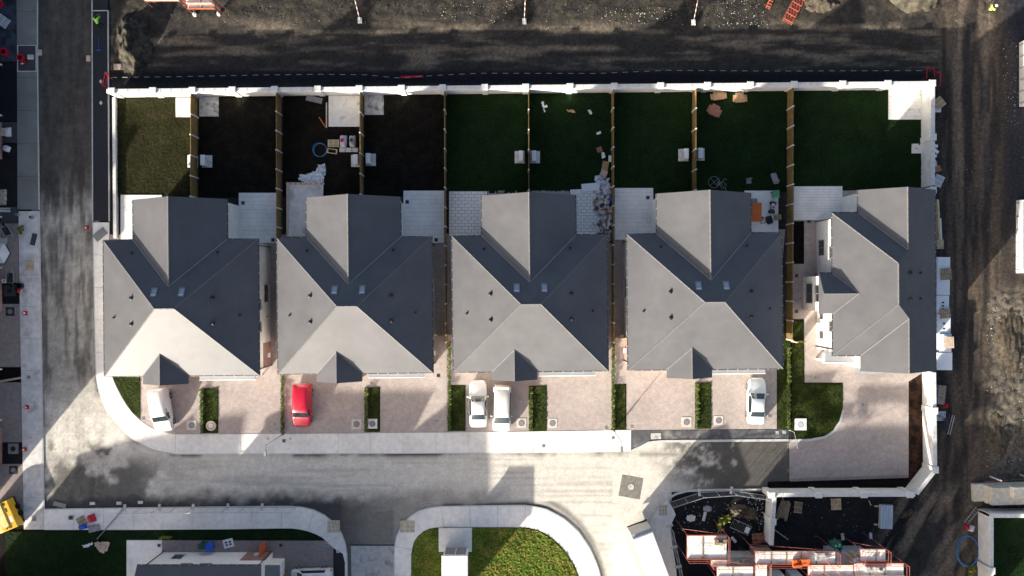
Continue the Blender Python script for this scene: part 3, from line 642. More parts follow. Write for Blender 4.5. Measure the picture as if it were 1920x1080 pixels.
def gutter(parent, pl, drop=.06):
    MB().tube([(x,y,ZE-drop) for x, y in pl], .065, 6).build('gutter', M['darkgrey'], parent)
    mb = MB()
    for (xa,ya),(xb,yb) in zip(pl[:-1], pl[1:]):
        L = math.hypot(xb-xa, yb-ya); n = max(1, int(L/.85))
        for k in range(n):
            t = (k+.5)/n; mb.obox(xa+(xb-xa)*t, ya+(yb-ya)*t, ZE-drop+.045, .07, .07, .03)
    tag(mb.build('gutter_brackets', M['kerb'], parent), kind='stuff')
def window(parent, face, c, z0, z1, w, at, glass='glass', sill=True):
    """face: 'e','w','n','s' of the wall plane at coordinate `at`; c = centre along the wall"""
    f = MB(); g = MB(); s = MB(); t = .06
    def bx(mb, a0, a1, d0, d1, zz0, zz1):
        if face == 'e': mb.box(at+d0, at+d1, a0, a1, zz0, zz1)
        elif face == 'w': mb.box(at-d1, at-d0, a0, a1, zz0, zz1)
        elif face == 'n': mb.box(a0, a1, at+d0, at+d1, zz0, zz1)
        else: mb.box(a0, a1, at-d1, at-d0, zz0, zz1)
    bx(f, c-w/2, c+w/2, -.02, .05, z0, z0+t); bx(f, c-w/2, c+w/2, -.02, .05, z1-t, z1)
    bx(f, c-w/2, c-w/2+t, -.02, .048, z0+t, z1-t); bx(f, c+w/2-t, c+w/2, -.02, .048, z0+t, z1-t)
    if w > .9: bx(f, c-t/2, c+t/2, -.02, .046, z0+t, z1-t)
    fr = f.build('window', M['grey'], parent)
    if w > .9:
        bx(g, c-w/2+t, c-t/2, .004, .02, z0+t, z1-t); g2 = MB(); bx(g2, c+t/2, c+w/2-t, .004, .02, z0+t, z1-t); g2.build('pane', M[glass], fr)
    else: bx(g, c-w/2+t, c+w/2-t, .004, .02, z0+t, z1-t)
    g.build('pane', M[glass], fr)
    if sill: bx(s, c-w/2-.08, c+w/2+.08, 0, .13, z0-.08, z0-.005); s.build('sill', M['kerb'], fr)
def vent(parent, x, y, z, small=False):
    r = .09 if small else .15
    MB().cyl(x, y, z-.1, z+.14, r, r*.9, 10).cyl(x, y, z+.14, z+.2, r*1.25, r*.6, 10).build('roof_vent', M['black'], parent)
def skylight(parent, x, y, zf, sgn=1):
    """velux window on the slope that falls towards +y"""
    w, l = .56, .92; a = math.atan(SL)
    Mx = Matrix.Translation((x, y, zf(y))) @ Matrix.Rotation(-a, 4, 'X')
    f = MB(); f.box(-w/2, w/2, -l/2, -l/2+.09, -.05, .09); f.box(-w/2, w/2, l/2-.13, l/2, -.05, .09); f.box(-w/2, -w/2+.07, -l/2+.09, l/2-.13, -.05, .085); f.box(w/2-.07, w/2, -l/2+.09, l/2-.13, -.05, .085)
    f.v = [tuple(Mx @ Vector(p)) for p in f.v]; fr = f.build('skylight', M['leadgrey'], parent)
    g = MB().box(-w/2+.07, w/2-.07, -l/2+.09, l/2-.13, -.02, .05); g.v = [tuple(Mx @ Vector(p)) for p in g.v]; g.build('pane', M['skyglass'], fr)
    b = MB().box(-w/2+.07, w/2-.07, -l/2+.09, -l/2+.22, .052, .06); b.v = [tuple(Mx @ Vector(p)) for p in b.v]; b.build('blind', M['white'], fr)
def pipe(parent, x, y, out):
    MB().tube([(x+out[0]*.32, y+out[1]*.32, ZE-.1), (x+out[0]*.07, y+out[1]*.07, ZE-.5), (x+out[0]*.07, y+out[1]*.07, .12), (x+out[0]*.16, y+out[1]*.16, .1)], .045, 6).build('downpipe', M['black'], parent)
HW_, HD = 7.17, 6.3
def make_semi(label, loc, rz=0.0, group='grey hipped-roof houses in the row'):
    t = thing('semi_detached_house', label, 'house', loc, rz, group)
    o = .32
    MB().box(-HW_+o, HW_-o, -HD+o, HD-o, -.1, ZE-.1).build('wall', M['render'], t)
    w2 = MB(); x0, x1 = -4.4+o, 4.3-o; yb = 10.04-.2
    w2.box(x0, x1, HD-o+.003, yb, -.1, ZE-.1); r = (x1-x0)/2*SL
    w2.add([(x0,yb-.3,ZE-.1),(x1,yb-.3,ZE-.1),((x0+x1)/2,yb-.3,ZE-.1+r),(x0,yb,ZE-.1),(x1,yb,ZE-.1),((x0+x1)/2,yb,ZE-.1+r)], [(0,1,2),(5,4,3),(0,3,4,1),(1,4,5,2),(2,5,3,0)])
    w2.build('rear_wall', M['render'], t)
    w3 = MB().box(-3.6+.3, .6-.3, -7.07+.2, -HD+o-.003, -.1, ZE-.1)
    w3.add([(-3.3,-6.87,ZE-.1),(.3,-6.87,ZE-.1),(-1.5,-6.87,ZE-.1+1.8*SL),(-3.3,-6.5,ZE-.1),(.3,-6.5,ZE-.1),(-1.5,-6.5,ZE-.1+1.8*SL)], [(2,1,0),(3,4,5),(0,1,4,3),(1,2,5,4),(2,0,3,5)])
    w3.build('bay_wall', M['brickred'], t)
    mb = MB(); rp = hip(mb, -HW_, HW_, -HD, HD); rf = mb.build('roof', M['roof'], t)
    mb = MB(); gable(mb, 'y', -.05, 4.35, 0, 10.04); rr = mb.build('rear_roof', M['roof'], t)
    mb = MB(); gable(mb, 'y', -1.5, 2.1, -7.07, -2.9); rg = mb.build('front_gable_roof', M['roof'], t)
    (ax, ay, az), (bx_, by, bz) = rp
    cap(rf, rp[0], rp[1]); 
    for cx, cy, q in ((-HW_,-HD,rp[0]),(-HW_,HD,rp[0]),(HW_,-HD,rp[1]),(HW_,HD,rp[1])): cap(rf, (cx,cy,ZE), q, 'hip_tiles', .07)
    zr = ZE+4.35*SL; ym = HD-4.35
    cap(rr, (-.05,10.04,zr), (-.05,ym,zr), w=.10)
    for s in (-1, 1): MB().tube([(-.05+s*4.35,HD,ZE+.01),(-.05,ym,zr+.01)], .075, 4).build('valley', M['leadgrey'], rr)
    zg = ZE+2.1*SL; yg = -HD+2.1; cap(rg, (-1.5,-7.07,zg), (-1.5,yg,zg), w=.08)
    for s in (-1, 1): MB().tube([(-1.5+s*2.1,-HD,ZE+.01),(-1.5,yg,zg+.01)], .06, 4).build('valley', M['ridge'], rg)
    gutter(rf, [(-4.45,HD+.04),(-HW_-.04,HD+.04),(-HW_-.04,-HD-.04),(-3.65,-HD-.04)]); gutter(rf, [(4.35,HD+.04),(HW_+.04,HD+.04),(HW_+.04,-HD-.04),(.65,-HD-.04)])
    gutter(rr, [(-4.44,HD+.1),(-4.44,10.02)]); gutter(rr, [(4.34,HD+.1),(4.34,10.02)])
    zn = lambda y: ZE+(HD-y)*SL
    for x in (-1.25, 1.22): skylight(rf, x, 1.43, zn)
    zx = lambda x: ZE+(HW_-abs(x))*SL
    for x, y, sm in ((-3.62,.93,0),(-3.62,-1.42,0),(-5.85,-.85,1),(3.7,.9,0),(3.7,-1.4,0),(5.75,-.7,1)): vent(rf, x, y, zx(x), sm)
    for x, y in ((-4.2,5.1),(3.7,5.1)): vent(rf, x, y, zn(y), True)
    # side walls
    for f, at, s in (('e', HW_-o, 1), ('w', -HW_+o, -1)):
        window(t, f, 1.25, .85, 2.0, 1.7, at); window(t, f, .2, 3.3, 4.35, .9, at); window(t, f, -1.9, 3.3, 4.35, .9, at)
        bp = MB().box(min(at, at+s*.035), max(at, at+s*.035), -5.9, -3.5, -.05, 2.45).build('brick_panel', M['brickred'], t)
        MB().box(min(at+s*.036, at+s*.2), max(at+s*.036, at+s*.2), -5.0, -4.55, .8, 1.4).build('meter_box', M['white'], bp)
        MB().cyl(at+s*.05, -1.0, 1.3, 1.45, .06, .06, 8).build('flue', M['black'], t)
        pipe(t, at, HD-o-.2, (s, 0)); pipe(t, at, -HD+o+.15, (s, 0))
    for x in (-2.6, 2.5): window(t, 'n', x, .3, 2.3, 2.2, yb); window(t, 'n', x, 3.2, 4.3, 1.4, yb)
    for x in (-5.6, 5.6): window(t, 'n', x, 3.2, 4.2, 1.0, HD-o)
    for x in (-5.2, 2.0, 5.3): window(t, 's', x, 3.2, 4.4, 1.4, -HD+o)
    window(t, 's', -1.5, .8, 2.2, 1.9, -6.87); window(t, 's', -1.5, 3.2, 4.5, 1.6, -6.87); window(t, 's', 2.6, .8, 2.2, 1.6, -HD+o)
    for x in (-5.3, 5.2):
        d = MB().box(x-.48, x+.48, -HD+o-.05, -HD+o+.01, .12, 2.2).build('door', M['darkgrey'], t); MB().cyl(x+.36, -HD+o-.09, 1.1, 1.16, .03, .03, 6).build('handle', M['steel'], d)
    # front canopy (lean-to roof over bay and door)
    c = MB(); x0, x1 = .85, 6.15; yw = -HD+o; c.add([(x0,yw,2.75),(x1,yw,2.75),(x1,yw-.95,2.55),(x0,yw-.95,2.55),(x0,yw,2.95),(x1,yw,2.95),(x1,yw-.95,2.68),(x0,yw-.95,2.68)], [(0,1,2,3),(7,6,5,4),(3,2,6,7),(0,4,5,1),(1,5,6,2),(3,7,4,0)])
    cp = c.build('porch_canopy', M['leadgrey'], t); MB().box(x0-.05, x1+.05, yw-1.03, yw-.953, 2.5, 2.70).build('fascia', M['white'], cp)
    for x in (1.0, 6.0): MB().box(x-.07, x+.07, yw-.9, yw-.76, 0, 2.56).build('porch_post', M['white'], t)
    return t
h1 = make_semi('grey hipped-roof house at the road corner, beside the white van', (-30.68, -1.82, 0), R(.45))
spots = [('grey hipped-roof house with the red van parked in front', (-14.57, -1.61, 0), R(.55)), ('grey hipped-roof house with two white cars parked in front', (1.68, -1.435, 0), R(.55)), ('grey hipped-roof house with one white saloon, next to the end house', (17.90, -1.24, 0), R(.55))]
for lab, loc, rz in spots:
    c = copy_tree(h1); c['label'] = lab; c.location = loc; c.rotation_euler = (0, 0, rz)
# neighbouring houses just beyond the frame (they throw the long shadows)
def neighbour(label, u, v, rz):
    c = copy_tree(h1); c['label'] = label; x, y = G(u, v); c.location = (x, y, 0); c.rotation_euler = (0, 0, rz); c['group'] = 'neighbouring houses around the site'; return c
for k_, w_ in enumerate(('nearest the yellow generator', 'behind the upturned barrows', 'behind the black membranes', 'at the blue yard')):
    neighbour('house of the western row '+w_, -126, 806-285*k_, R(90))
neighbour('house south of the dark verge lawn', 78, 1226, R(180)); 
def gable_house(label, u0, u1, v0, v1, zr):
    x0, y1 = G(u0, v0); x1, y0 = G(u1, v1); cx, cy = (x0+x1)/2, (y0+y1)/2; a, b = (x1-x0)/2, (y1-y0)/2
    t = thing('detached_house', label, 'house', (cx, cy, 0), 0, 'neighbouring houses around the site'); sl = (zr-ZE)/a
    MB().box(-a+.3, a-.3, -b+.2, b-.2, -.1, ZE-.1).build('wall', M['render'], t); mb = MB(); gable(mb, 'y', 0, a, -b, b, sl=sl); rf = mb.build('roof', M['roof'], t); cap(rf, (0,-b,zr), (0,b,zr))
    for yy in (-b+.2, b-.5): g2 = MB(); h2 = a-.3; g2.add([(-h2,yy,ZE-.1),(h2,yy,ZE-.1),(0,yy,ZE-.1+h2*sl),(-h2,yy+.3,ZE-.1),(h2,yy+.3,ZE-.1),(0,yy+.3,ZE-.1+h2*sl)], [(2,1,0),(3,4,5),(0,1,4,3),(1,2,5,4),(2,0,3,5)]); g2.build('gable_wall', M['render'], t)
    for x in (-1.5, 1.5): window(t, 'n', x, .9, 2.1, 1.2, b-.2); window(t, 'n', x, 3.2, 4.3, 1.0, b-.2)
    gutter(rf, [(-a-.04,-b),(-a-.04,b)]); gutter(rf, [(a+.04,-b),(a+.04,b)])
gable_house('house south of the white hatchback', 521, 657, 1096, 1400, 7.6)

# end house, front facing west
def end_house():
    cx, cy = 34.5, -1.0
    t = thing('detached_house', 'grey-roofed end house with white walls and a gabled bay facing west', 'house', (cx, cy, 0), R(.3))
    A = lambda u, v: ((u-960)/20.21-cx, (540-v)/20.21-cy)
    xw, yn = A(1561, 399); xe, _ = A(1754, 0); _, ys = A(0, 666)
    sl = .60
    mb = MB(); rp = hip(mb, xw, xe, ys, yn, sl=sl); rf = mb.build('roof', M['roof'], t)
    xn0, yn1 = A(1610, 356); xm = (xn0+xe)/2; hwn = (xe-xn0)/2
    mb = MB(); gable(mb, 'y', xm, hwn, 0, yn1, ze=ZE+.005, sl=sl); rn = mb.build('north_roof', M['roof'], t)
    xs0, ys1 = A(1613, 696); xsm = (xs0+xe)/2; hws = (xe-xs0)/2
    mb = MB(); gable(mb, 'y', xsm, hws, ys1, -.5, ze=ZE+.010, sl=sl); rs = mb.build('south_roof', M['roof'], t)
    xb, yb0 = A(1536, 588); _, yb1 = A(0, 512); ybm = (yb0+yb1)/2; hb = (yb1-yb0)/2
    mb = MB(); gable(mb, 'x', ybm, hb, xb, xw+3.2, sl=.62); rb = mb.build('bay_roof', M['roof'], t)
    o = .3
    MB().box(xw+o, xe-o, ys+o, yn-o, -.1, ZE-.1).build('wall', M['render'], t)
    def wing(nm, x0, x1, ya, yb_, yg):
        w = MB().box(x0, x1, min(ya, yb_), max(ya, yb_), -.1, ZE-.1); r = (x1-x0)/2*sl; s = -.3 if yg > 0 else .3
        w.add([(x0,yb_+s,ZE-.1),(x1,yb_+s,ZE-.1),((x0+x1)/2,yb_+s,ZE-.1+r),(x0,yb_,ZE-.1),(x1,yb_,ZE-.1),((x0+x1)/2,yb_,ZE-.1+r)], [(0,1,2),(5,4,3),(0,3,4,1),(1,4,5,2),(2,5,3,0)] if s < 0 else [(2,1,0),(3,4,5),(1,4,3,0),(2,5,4,1),(0,3,5,2)])
        w.build(nm, M['render'], t)
    wing('north_wall', xn0+o, xe-o-.003, yn-o+.003, yn1-.2, 1); wing('south_wall', xs0+o, xe-o-.003, ys+o-.003, ys1+.2, -1)
    b = MB().box(xb+.2, xw+o-.003, yb0+.25, yb1-.25, -.1, ZE-.1); hh = hb-.25; r = hh*.62
    b.add([(xb+.2,ybm-hh,ZE-.1),(xb+.2,ybm+hh,ZE-.1),(xb+.2,ybm,ZE-.1+r),(xb+.5,ybm-hh,ZE-.1),(xb+.5,ybm+hh,ZE-.1),(xb+.5,ybm,ZE-.1+r)], [(0,1,2),(5,4,3),(0,3,4,1),(1,4,5,2),(2,5,3,0)])
    b.build('bay_wall', M['render'], t)
    cap(rf, *rp)
    for x, y, q in ((xw,ys,rp[0]),(xw,yn,rp[1])): cap(rf, (x,y,ZE), q, 'hip_tiles', .065)
    zn = ZE+hwn*sl; cap(rn, (xm,yn1,zn), (xm,yn-hwn,zn), w=.09); MB().tube([(xn0,yn,ZE+.01),(xm,yn-hwn,zn+.01)], .06, 4).build('valley', M['leadgrey'], rn)
    zs = ZE+hws*sl; cap(rs, (xsm,ys1,zs), (xsm,ys+hws,zs), w=.09); MB().tube([(xs0,ys,ZE+.01),(xsm,ys+hws,zs+.01)], .08, 4).build('valley', M['ridge'], rs)
    zb = ZE+hb*.62; xi = xw+(zb-ZE)/sl; cap(rb, (xb,ybm,zb), (xi,ybm,zb), w=.07)
    for yy in (yb0, yb1): MB().tube([(xw,yy,ZE+.01),(xi,ybm,zb+.01)], .06, 4).build('valley', M['ridge' if yy == yb0 else 'leadgrey'], rb)
    gutter(rf, [(xw-.04,yn+.04),(xw-.04,yb1+.05)]); gutter(rf, [(xw-.04,yb0-.05),(xw-.04,ys-.04),(xs0-.04,ys-.04)]); gutter(rf, [(xe+.04,ys1),(xe+.04,yn1)]); gutter(rn, [(xn0-.04,yn1),(xn0-.04,yn+.1)]); gutter(rb, [(xb,yb1+.04),(xw,yb1+.04)]); gutter(rf, [(xw-.04,yn+.04),(xn0-.04,yn+.04)])
    ze_ = lambda x: ZE+(xe-x)*sl
    for u, v in ((1712,511),(1740,511),(1712,561),(1740,560)):
        x, y = (u-960)/PXM*.908-cx, (540-v)/PXM*.908-cy; vent(rf, x, y, ze_(x), u > 1730)
    at = xw+o
    yv = lambda v: (540-v)/PXM/1.02-cy
    window(t, 'w', yv(464), .8, 2.1, 1.5, at); window(t, 'w', yv(475), 3.4, 4.5, 1.2, at); window(t, 'w', yv(592), .9, 1.8, .75, at); window(t, 'w', yv(628), .9, 1.8, .75, at); window(t, 'w', yv(610), 3.3, 4.4, 1.0, at)
    window(t, 'w', ybm, 1.0, 2.6, 1.9, xb+.2); window(t, 'w', ybm, 3.4, 4.6, 1.6, xb+.2)
    pipe(t, at, yn-o-.15, (-1, 0)); pipe(t, at, ys+o+.2, (-1, 0)); pipe(t, at, yb1, (-1, 0))
    # porch at the south-west corner and canopy along the south
    c = MB(); x0, x1 = xw+.1, xs0+.25; yw = ys+o; c.add([(x0,yw,2.7),(x1,yw,2.7),(x1,yw-1.15,2.5),(x0,yw-1.15,2.5),(x0,yw,2.95),(x1,yw,2.95),(x1,yw-1.15,2.62),(x0,yw-1.15,2.62)], [(0,1,2,3),(7,6,5,4),(3,2,6,7),(0,4,5,1),(1,5,6,2),(3,7,4,0)])
    cp = c.build('porch_canopy', M['leadgrey'], t); MB().box(x0-.05, x1, yw-1.25, yw-1.153, 2.45, 2.66).box(x0-.15, x0-.003, yw-1.25, yw-.3, 2.45, 2.66).build('fascia', M['white'], cp)
    MB().box(x0, x0+.16, yw-1.1, yw-.94, 0, 2.5).build('porch_post', M['white'], t)
    d = MB().box(x0+.7, x0+1.65, yw-.05, yw+.01, .12, 2.2).build('door', M['darkgrey'], t); MB().cyl(x0+.8, yw-.09, 1.1, 1.16, .03, .03, 6).build('handle', M['steel'], d)
    c2 = MB(); y2 = ys1+.2; c2.add([(xs0+.4,y2,2.6),(xe-1.6,y2,2.6),(xe-1.6,y2-.7,2.45),(xs0+.4,y2-.7,2.45),(xs0+.4,y2,2.8),(xe-1.6,y2,2.8),(xe-1.6,y2-.7,2.56),(xs0+.4,y2-.7,2.56)], [(0,1,2,3),(7,6,5,4),(3,2,6,7),(0,4,5,1),(1,5,6,2),(3,7,4,0)])
    c2.build('window_canopy', M['leadgrey'], t); window(t, 's', xsm, .6, 2.3, 3.0, y2); window(t, 's', xsm, 3.2, 4.4, 1.8, y2); window(t, 'n', xm, .3, 2.3, 2.4, yn1-.2); window(t, 'n', xm, 3.2, 4.3, 1.4, yn1-.2)
end_house()
def south_house():
    cx, cy = -29.05, -29.35
    t = thing('detached_house', 'white-walled house with navy roof seen along the bottom edge', 'house', (cx, cy, 0))
    x0, x1, y0, y1 = -5.75, 5.75, -3.6, 3.6; o = .3
    MB().box(x0+o, x1-o, y0+o, y1-o, -.1, ZE-.1).build('wall', M['render'], t)
    yc = (y0+y1)/2; hd = (y1-y0)/2; mb = MB(); gable(mb, 'x', yc, hd, x0, x1); rf = mb.build('roof', M['roof'], t); zr = ZE+hd*SL; cap(rf, (x0,yc,zr), (x1,yc,zr))
    for xg in (x0+o, x1-o-.3):
        h2 = hd-o; g2 = MB(); g2.add([(xg,yc-h2,ZE-.1),(xg,yc+h2,ZE-.1),(xg,yc,ZE-.1+h2*SL),(xg+.3,yc-h2,ZE-.1),(xg+.3,yc+h2,ZE-.1),(xg+.3,yc,ZE-.1+h2*SL)], [(0,1,2),(5,4,3),(0,3,4,1),(1,4,5,2),(2,5,3,0)]); g2.build('gable_wall', M['render'], t)
    gutter(rf, [(x0,y1+.04),(x1,y1+.04)])
    at = y1-o
    window(t, 'n', -3.3, 1.0, 2.1, 1.0, at); window(t, 'n', -1.6, 3.6, 4.5, 1.0, at); window(t, 'n', .2, 3.6, 4.5, 1.0, at)
    bp = MB().box(3.0, x1-o, at+.001, at+.035, -.05, 2.5).build('brick_panel', M['brickred'], t); MB().box(4.0, 4.45, at+.036, at+.2, .8, 1.4).build('meter_box', M['white'], bp)
    pipe(t, x0+o+.15, at, (0, 1)); pipe(t, x1-o-.15, at, (0, 1))
    MB().box(x1-o+.001, x1+.9, y1-2.4, y1-o-.6, -.1, 2.4).build('porch_wall', M['render'], t)
    c = MB().box(x1-o+.001, x1+1.15, y1-4.2, y1-o-.45, 2.401, 2.6).build('porch_canopy', M['leadgrey'], t); MB().box(x1+1.153, x1+1.25, y1-4.2, y1-o-.4, 2.3, 2.66).build('fascia', M['white'], c)
    MB().obox(4.7, at+.55, 0, 1.0, .12, 1.8, R(90)).build('side_gate', M['orange'], t)
south_house()
# kiosk on the island
kx0, ky1, _ = P(828, 1042, 2.85); kx1 = P(877, 0, 2.85)[0]
t = thing('kiosk', 'pale flat-roofed service kiosk standing on the island lawn', 'kiosk', ((kx0+kx1)/2, ky1, 0)); kw = (kx1-kx0)/2
MB().box(-kw+.1, kw-.1, -4.2, -.1, -.1, 2.7).build('wall', M['render'], t); MB().bbox(-kw, kw, -4.3, 0, 2.7, 2.85, .03).build('roof', M['concrete'], t)
for s in (-1, 1): d = MB().box(s*.52-.48, s*.52+.48, -.1, -.06, .12, 2.2).build('door', M['grey'], t); MB().box(s*.12-.02, s*.12+.02, -.06, -.03, 1.0, 1.2).build('handle', M['steel'], d)

# ------------------------------------------------------------------ vehicles
def car(name, label, cat, loc, rz, L, st, paint, wheel_y, group=None, wr=.31, glass=(), lamps=True, roof_extra=None, mirrors=None):
    """st: stations from the front bumper (y=+L/2) to the rear: (frac, half width belt, z belt, half width roof, z roof)"""
    t = thing(name, label, cat, (loc[0], loc[1], .085 if len(loc) < 3 else loc[2]), rz, group)
    sec = []
    for f, wb, zb, w_r, zr in st:
        y = L/2-f*L
        half = [(wb*.93, .22), (wb*.99, .34), (wb, .56), (wb*.985, zb), (w_r+(wb*.985-w_r)*.06, zb+(zr-zb)*.9), (w_r*.88, zr-.005), (w_r*.5, zr+.025), (0, zr+.035)]
        sec.append([(-x, y, z) for x, z in half]+[(x, y, z) for x, z in half[-2::-1]])
    n = len(sec[0]); mb = MB()
    for s in sec: mb.v += s
    for i in range(len(sec)-1):
        for j in range(n-1): mb.f.append((i*n+j, i*n+j+1, (i+1)*n+j+1, (i+1)*n+j))
    mb.f.append(tuple(range(n))[::-1]); mb.f.append(tuple((len(sec)-1)*n+j for j in range(n)))
    mb.f = [f[::-1] for f in mb.f]
    body = mb.build('body', paint, t, True)
    S_ = np.array(sec)
    def surf(a, b):
        i = min(int(a), len(sec)-2); j = min(int(b), n-2); fa, fb = a-i, b-j
        return (S_[i, j]*(1-fb)+S_[i, j+1]*fb)*(1-fa)+(S_[i+1, j]*(1-fb)+S_[i+1, j+1]*fb)*fa
    def patch(nm, m, a0, a1, b0, b1, off=.012, k=6):
        p = MB(); pts = []
        for i in range(k+1):
            for j in range(k+1):
                a = a0+(a1-a0)*i/k; b = b0+(b1-b0)*j/k; e = 1e-2
                q = surf(a, b); da = surf(min(a+e, len(sec)-1.001), b)-surf(max(a-e, 0), b); db = surf(a, min(b+e, n-1.001))-surf(a, max(b-e, 0))
                nn = np.cross(db, da); nn = -nn/ (np.linalg.norm(nn)+1e-9)
                c = np.array((0, q[1], .5)); nn = nn if np.dot(nn, q-c) > 0 else -nn
                pts.append(tuple(q+nn*off))
        p.v = pts; p.f = [(i*(k+1)+j, i*(k+1)+j+1, (i+1)*(k+1)+j+1, (i+1)*(k+1)+j) for i in range(k) for j in range(k)]
        return p.build(nm, m, t, True)
    for nm, a0, a1, b0, b1 in glass: patch(nm, M['carglass'], a0, a1, b0, b1)
    if lamps:
        for b0, b1 in ((2.2, 3.6), (n-1-3.6, n-1-2.2)):
            patch('headlight', M['lampwhite'], .05, .75, b0, b1, .01, 3); patch('tail_light', M['lampred'], len(sec)-1.7, len(sec)-1.05, b0, b1, .01, 3)
    wb = max(s[1] for s in st)
    for sx in (-1, 1):
        for wy in wheel_y:
            w = MB().cyl(0, 0, -.1, .1, wr, wr, 18); w.v = [(z+sx*(wb-.10), y+wy, x+wr) for x, y, z in w.v]; wo = w.build('wheel', M['tyre'], t)
            r = MB().cyl(0, 0, -.104, .104, wr*.62, wr*.62, 14); r.v = [(z+sx*(wb-.10), y+wy, x+wr) for x, y, z in r.v]; r.build('rim', M['rim'], wo)
        my = mirrors if mirrors is not None else L*.5-L*.34
        mm = MB().bbox(sx*(wb+.09)-.10, sx*(wb+.09)+.10, my-.06, my+.07, .93, 1.08, .03).build('mirror', paint, t)
    for yy, nm in ((L/2+.002, 'number_plate'), (-L/2-.012, 'number_plate')): MB().box(-.26, .26, yy, yy+.012, .42, .53).build(nm, M['white'], t)
    return t, patch
saloon = [(0,.55,.55,.40,.60),(.03,.74,.62,.55,.70),(.10,.84,.72,.66,.80),(.24,.875,.84,.74,.92),(.31,.88,.90,.72,.97),(.44,.88,.92,.60,1.38),(.56,.88,.93,.61,1.42),(.70,.88,.93,.59,1.37),(.83,.87,.94,.70,1.05),(.93,.84,.90,.70,1.00),(.985,.76,.78,.62,.92),(1,.66,.60,.55,.70)]
sg = [('windscreen',4.08,4.93,4.25,9.75),('rear_window',7.1,7.95,4.35,9.65),('side_window',4.55,7.4,3.12,3.9),('side_window',4.55,7.4,10.1,10.88)]
vanst = [(0,.60,.50,.45,.62),(.03,.80,.66,.62,.82),(.09,.88,.80,.72,.95),(.20,.90,.95,.78,1.06),(.24,.90,.98,.78,1.10),(.38,.90,1.02,.70,1.70),(.45,.90,1.02,.72,1.80),(.70,.90,1.02,.73,1.83),(.93,.895,1.02,.72,1.80),(.985,.88,1.02,.70,1.72),(1,.86,.9,.69,1.62)]
vg = [('windscreen',4.06,4.94,4.2,9.8),('side_window',4.35,5.9,3.15,3.85),('side_window',4.35,5.9,10.15,10.85)]
x, y, _ = P(302, 769, .9)
vt, vp = car('parked_van', 'small white panel van parked askew on the first driveway', 'van', (x, y), R(180+8), 4.2, vanst, M['paintwhite'], (1.30, -1.25), glass=vg)
vp('side_print', M['bluegrey'], 5.2, 5.5, 3.5, 3.75); vp('side_print', M['bluegrey'], 6.0, 6.35, 3.5, 3.75)
x, y, _ = P(566, 761, .9)
car('parked_van', 'bright red panel van parked on the second driveway', 'van', (x, y), R(180-1.5), 4.25, vanst, M['paintred'], (1.30, -1.25), glass=vg)
x, y, _ = P(896.5, 757, .7)
car('parked_car', 'white saloon parked nose-in beside the dusty people carrier', 'car', (x, y), R(1.0), 4.55, saloon, M['paintwhite'], (1.38, -1.32), glass=sg)
mpv = [(0,.60,.52,.48,.62),(.025,.80,.66,.62,.80),(.08,.87,.78,.72,.92),(.15,.89,.90,.76,1.02),(.18,.89,.95,.78,1.06),(.34,.89,.98,.70,1.58),(.42,.89,1.0,.72,1.66),(.70,.89,1.0,.72,1.68),(.90,.88,1.0,.70,1.64),(.96,.86,.98,.70,1.50),(1,.80,.8,.66,1.2)]
x, y, _ = P(941, 766, .9)
mt, mp = car('parked_car', 'dusty cream people carrier with a roof spoiler', 'car', (x, y), R(180-1), 4.5, mpv, M['paintcream'], (1.45, -1.35), glass=[('windscreen',4.06,4.94,4.2,9.8),('side_window',4.4,7.8,3.12,3.88),('side_window',4.4,7.8,10.12,10.88)])
MB().bbox(-.68, .68, -2.22, -1.95, 1.60, 1.72, .03).build('spoiler', M['paintcream'], mt); MB().box(-.5, -.1, -1.93, -1.90, 1.67, 1.70).box(.1, .5, -1.93, -1.90, 1.67, 1.70).build('roof_trim', M['grey'], mt)
x, y, _ = P(1418, 752, .7)
car('parked_car', 'pale silver saloon parked alone on the fourth driveway', 'car', (x, y), R(-1.5), 4.5, saloon, M['paintsilver'], (1.38, -1.32), glass=sg)
x, y, _ = P(584, 1084, .8)
car('parked_car', 'white hatchback cut off by the bottom edge', 'car', (x, y), R(92), 4.1, [(a, b, c, d, e if a > .2 else e) for a, b, c, d, e in mpv], M['paintsilver'], (1.3, -1.2), glass=[('windscreen',4.06,4.94,4.2,9.8),('side_window',4.4,7.8,3.12,3.88),('side_window',4.4,7.8,10.12,10.88)])
# lorry
a = Vector(P(1203, 998, 3.6)[:2]); b = Vector(P(1234, 1082, 3.6)[:2]); d = (b-a).normalized()
t = thing('box_lorry', 'white box lorry parked at the junction, roof facing up', 'lorry', (a.x, a.y, 0), math.atan2(d.y, d.x)+R(90))   # local -y runs along d
w = 1.02
MB().bbox(-w, w, -6.4, -.35, .95, 3.6, .05).build('cargo_box', M['whitemetal'], t); fr = MB().box(-w+.02, w-.02, -.348, -.03, 1.05, 3.3).build('rear_door', M['steel'], t)
MB().box(-w, w, -.02, .08, .75, .95).build('bumper', M['black'], t); MB().box(-w*.9, w*.9, -8.0, -.4, .6, .94).build('chassis', M['darkgrey'], t)
cb = MB().bbox(-w, w, -8.3, -6.55, .7, 2.7, .12).build('cab', M['paintwhite'], t); MB().box(-w+.1, w-.1, -8.33, -8.301, 1.6, 2.45).build('windscreen', M['carglass'], cb)
for sx in (-1, 1):
    for yy in (-1.6, -7.3):
        wm = MB().cyl(0, 0, -.15, .15, .45, .45, 18); wm.v = [(z+sx*(w-.17), y_+yy, x_+.47) for x_, y_, z in wm.v]; wo = wm.build('wheel', M['tyre'], t)

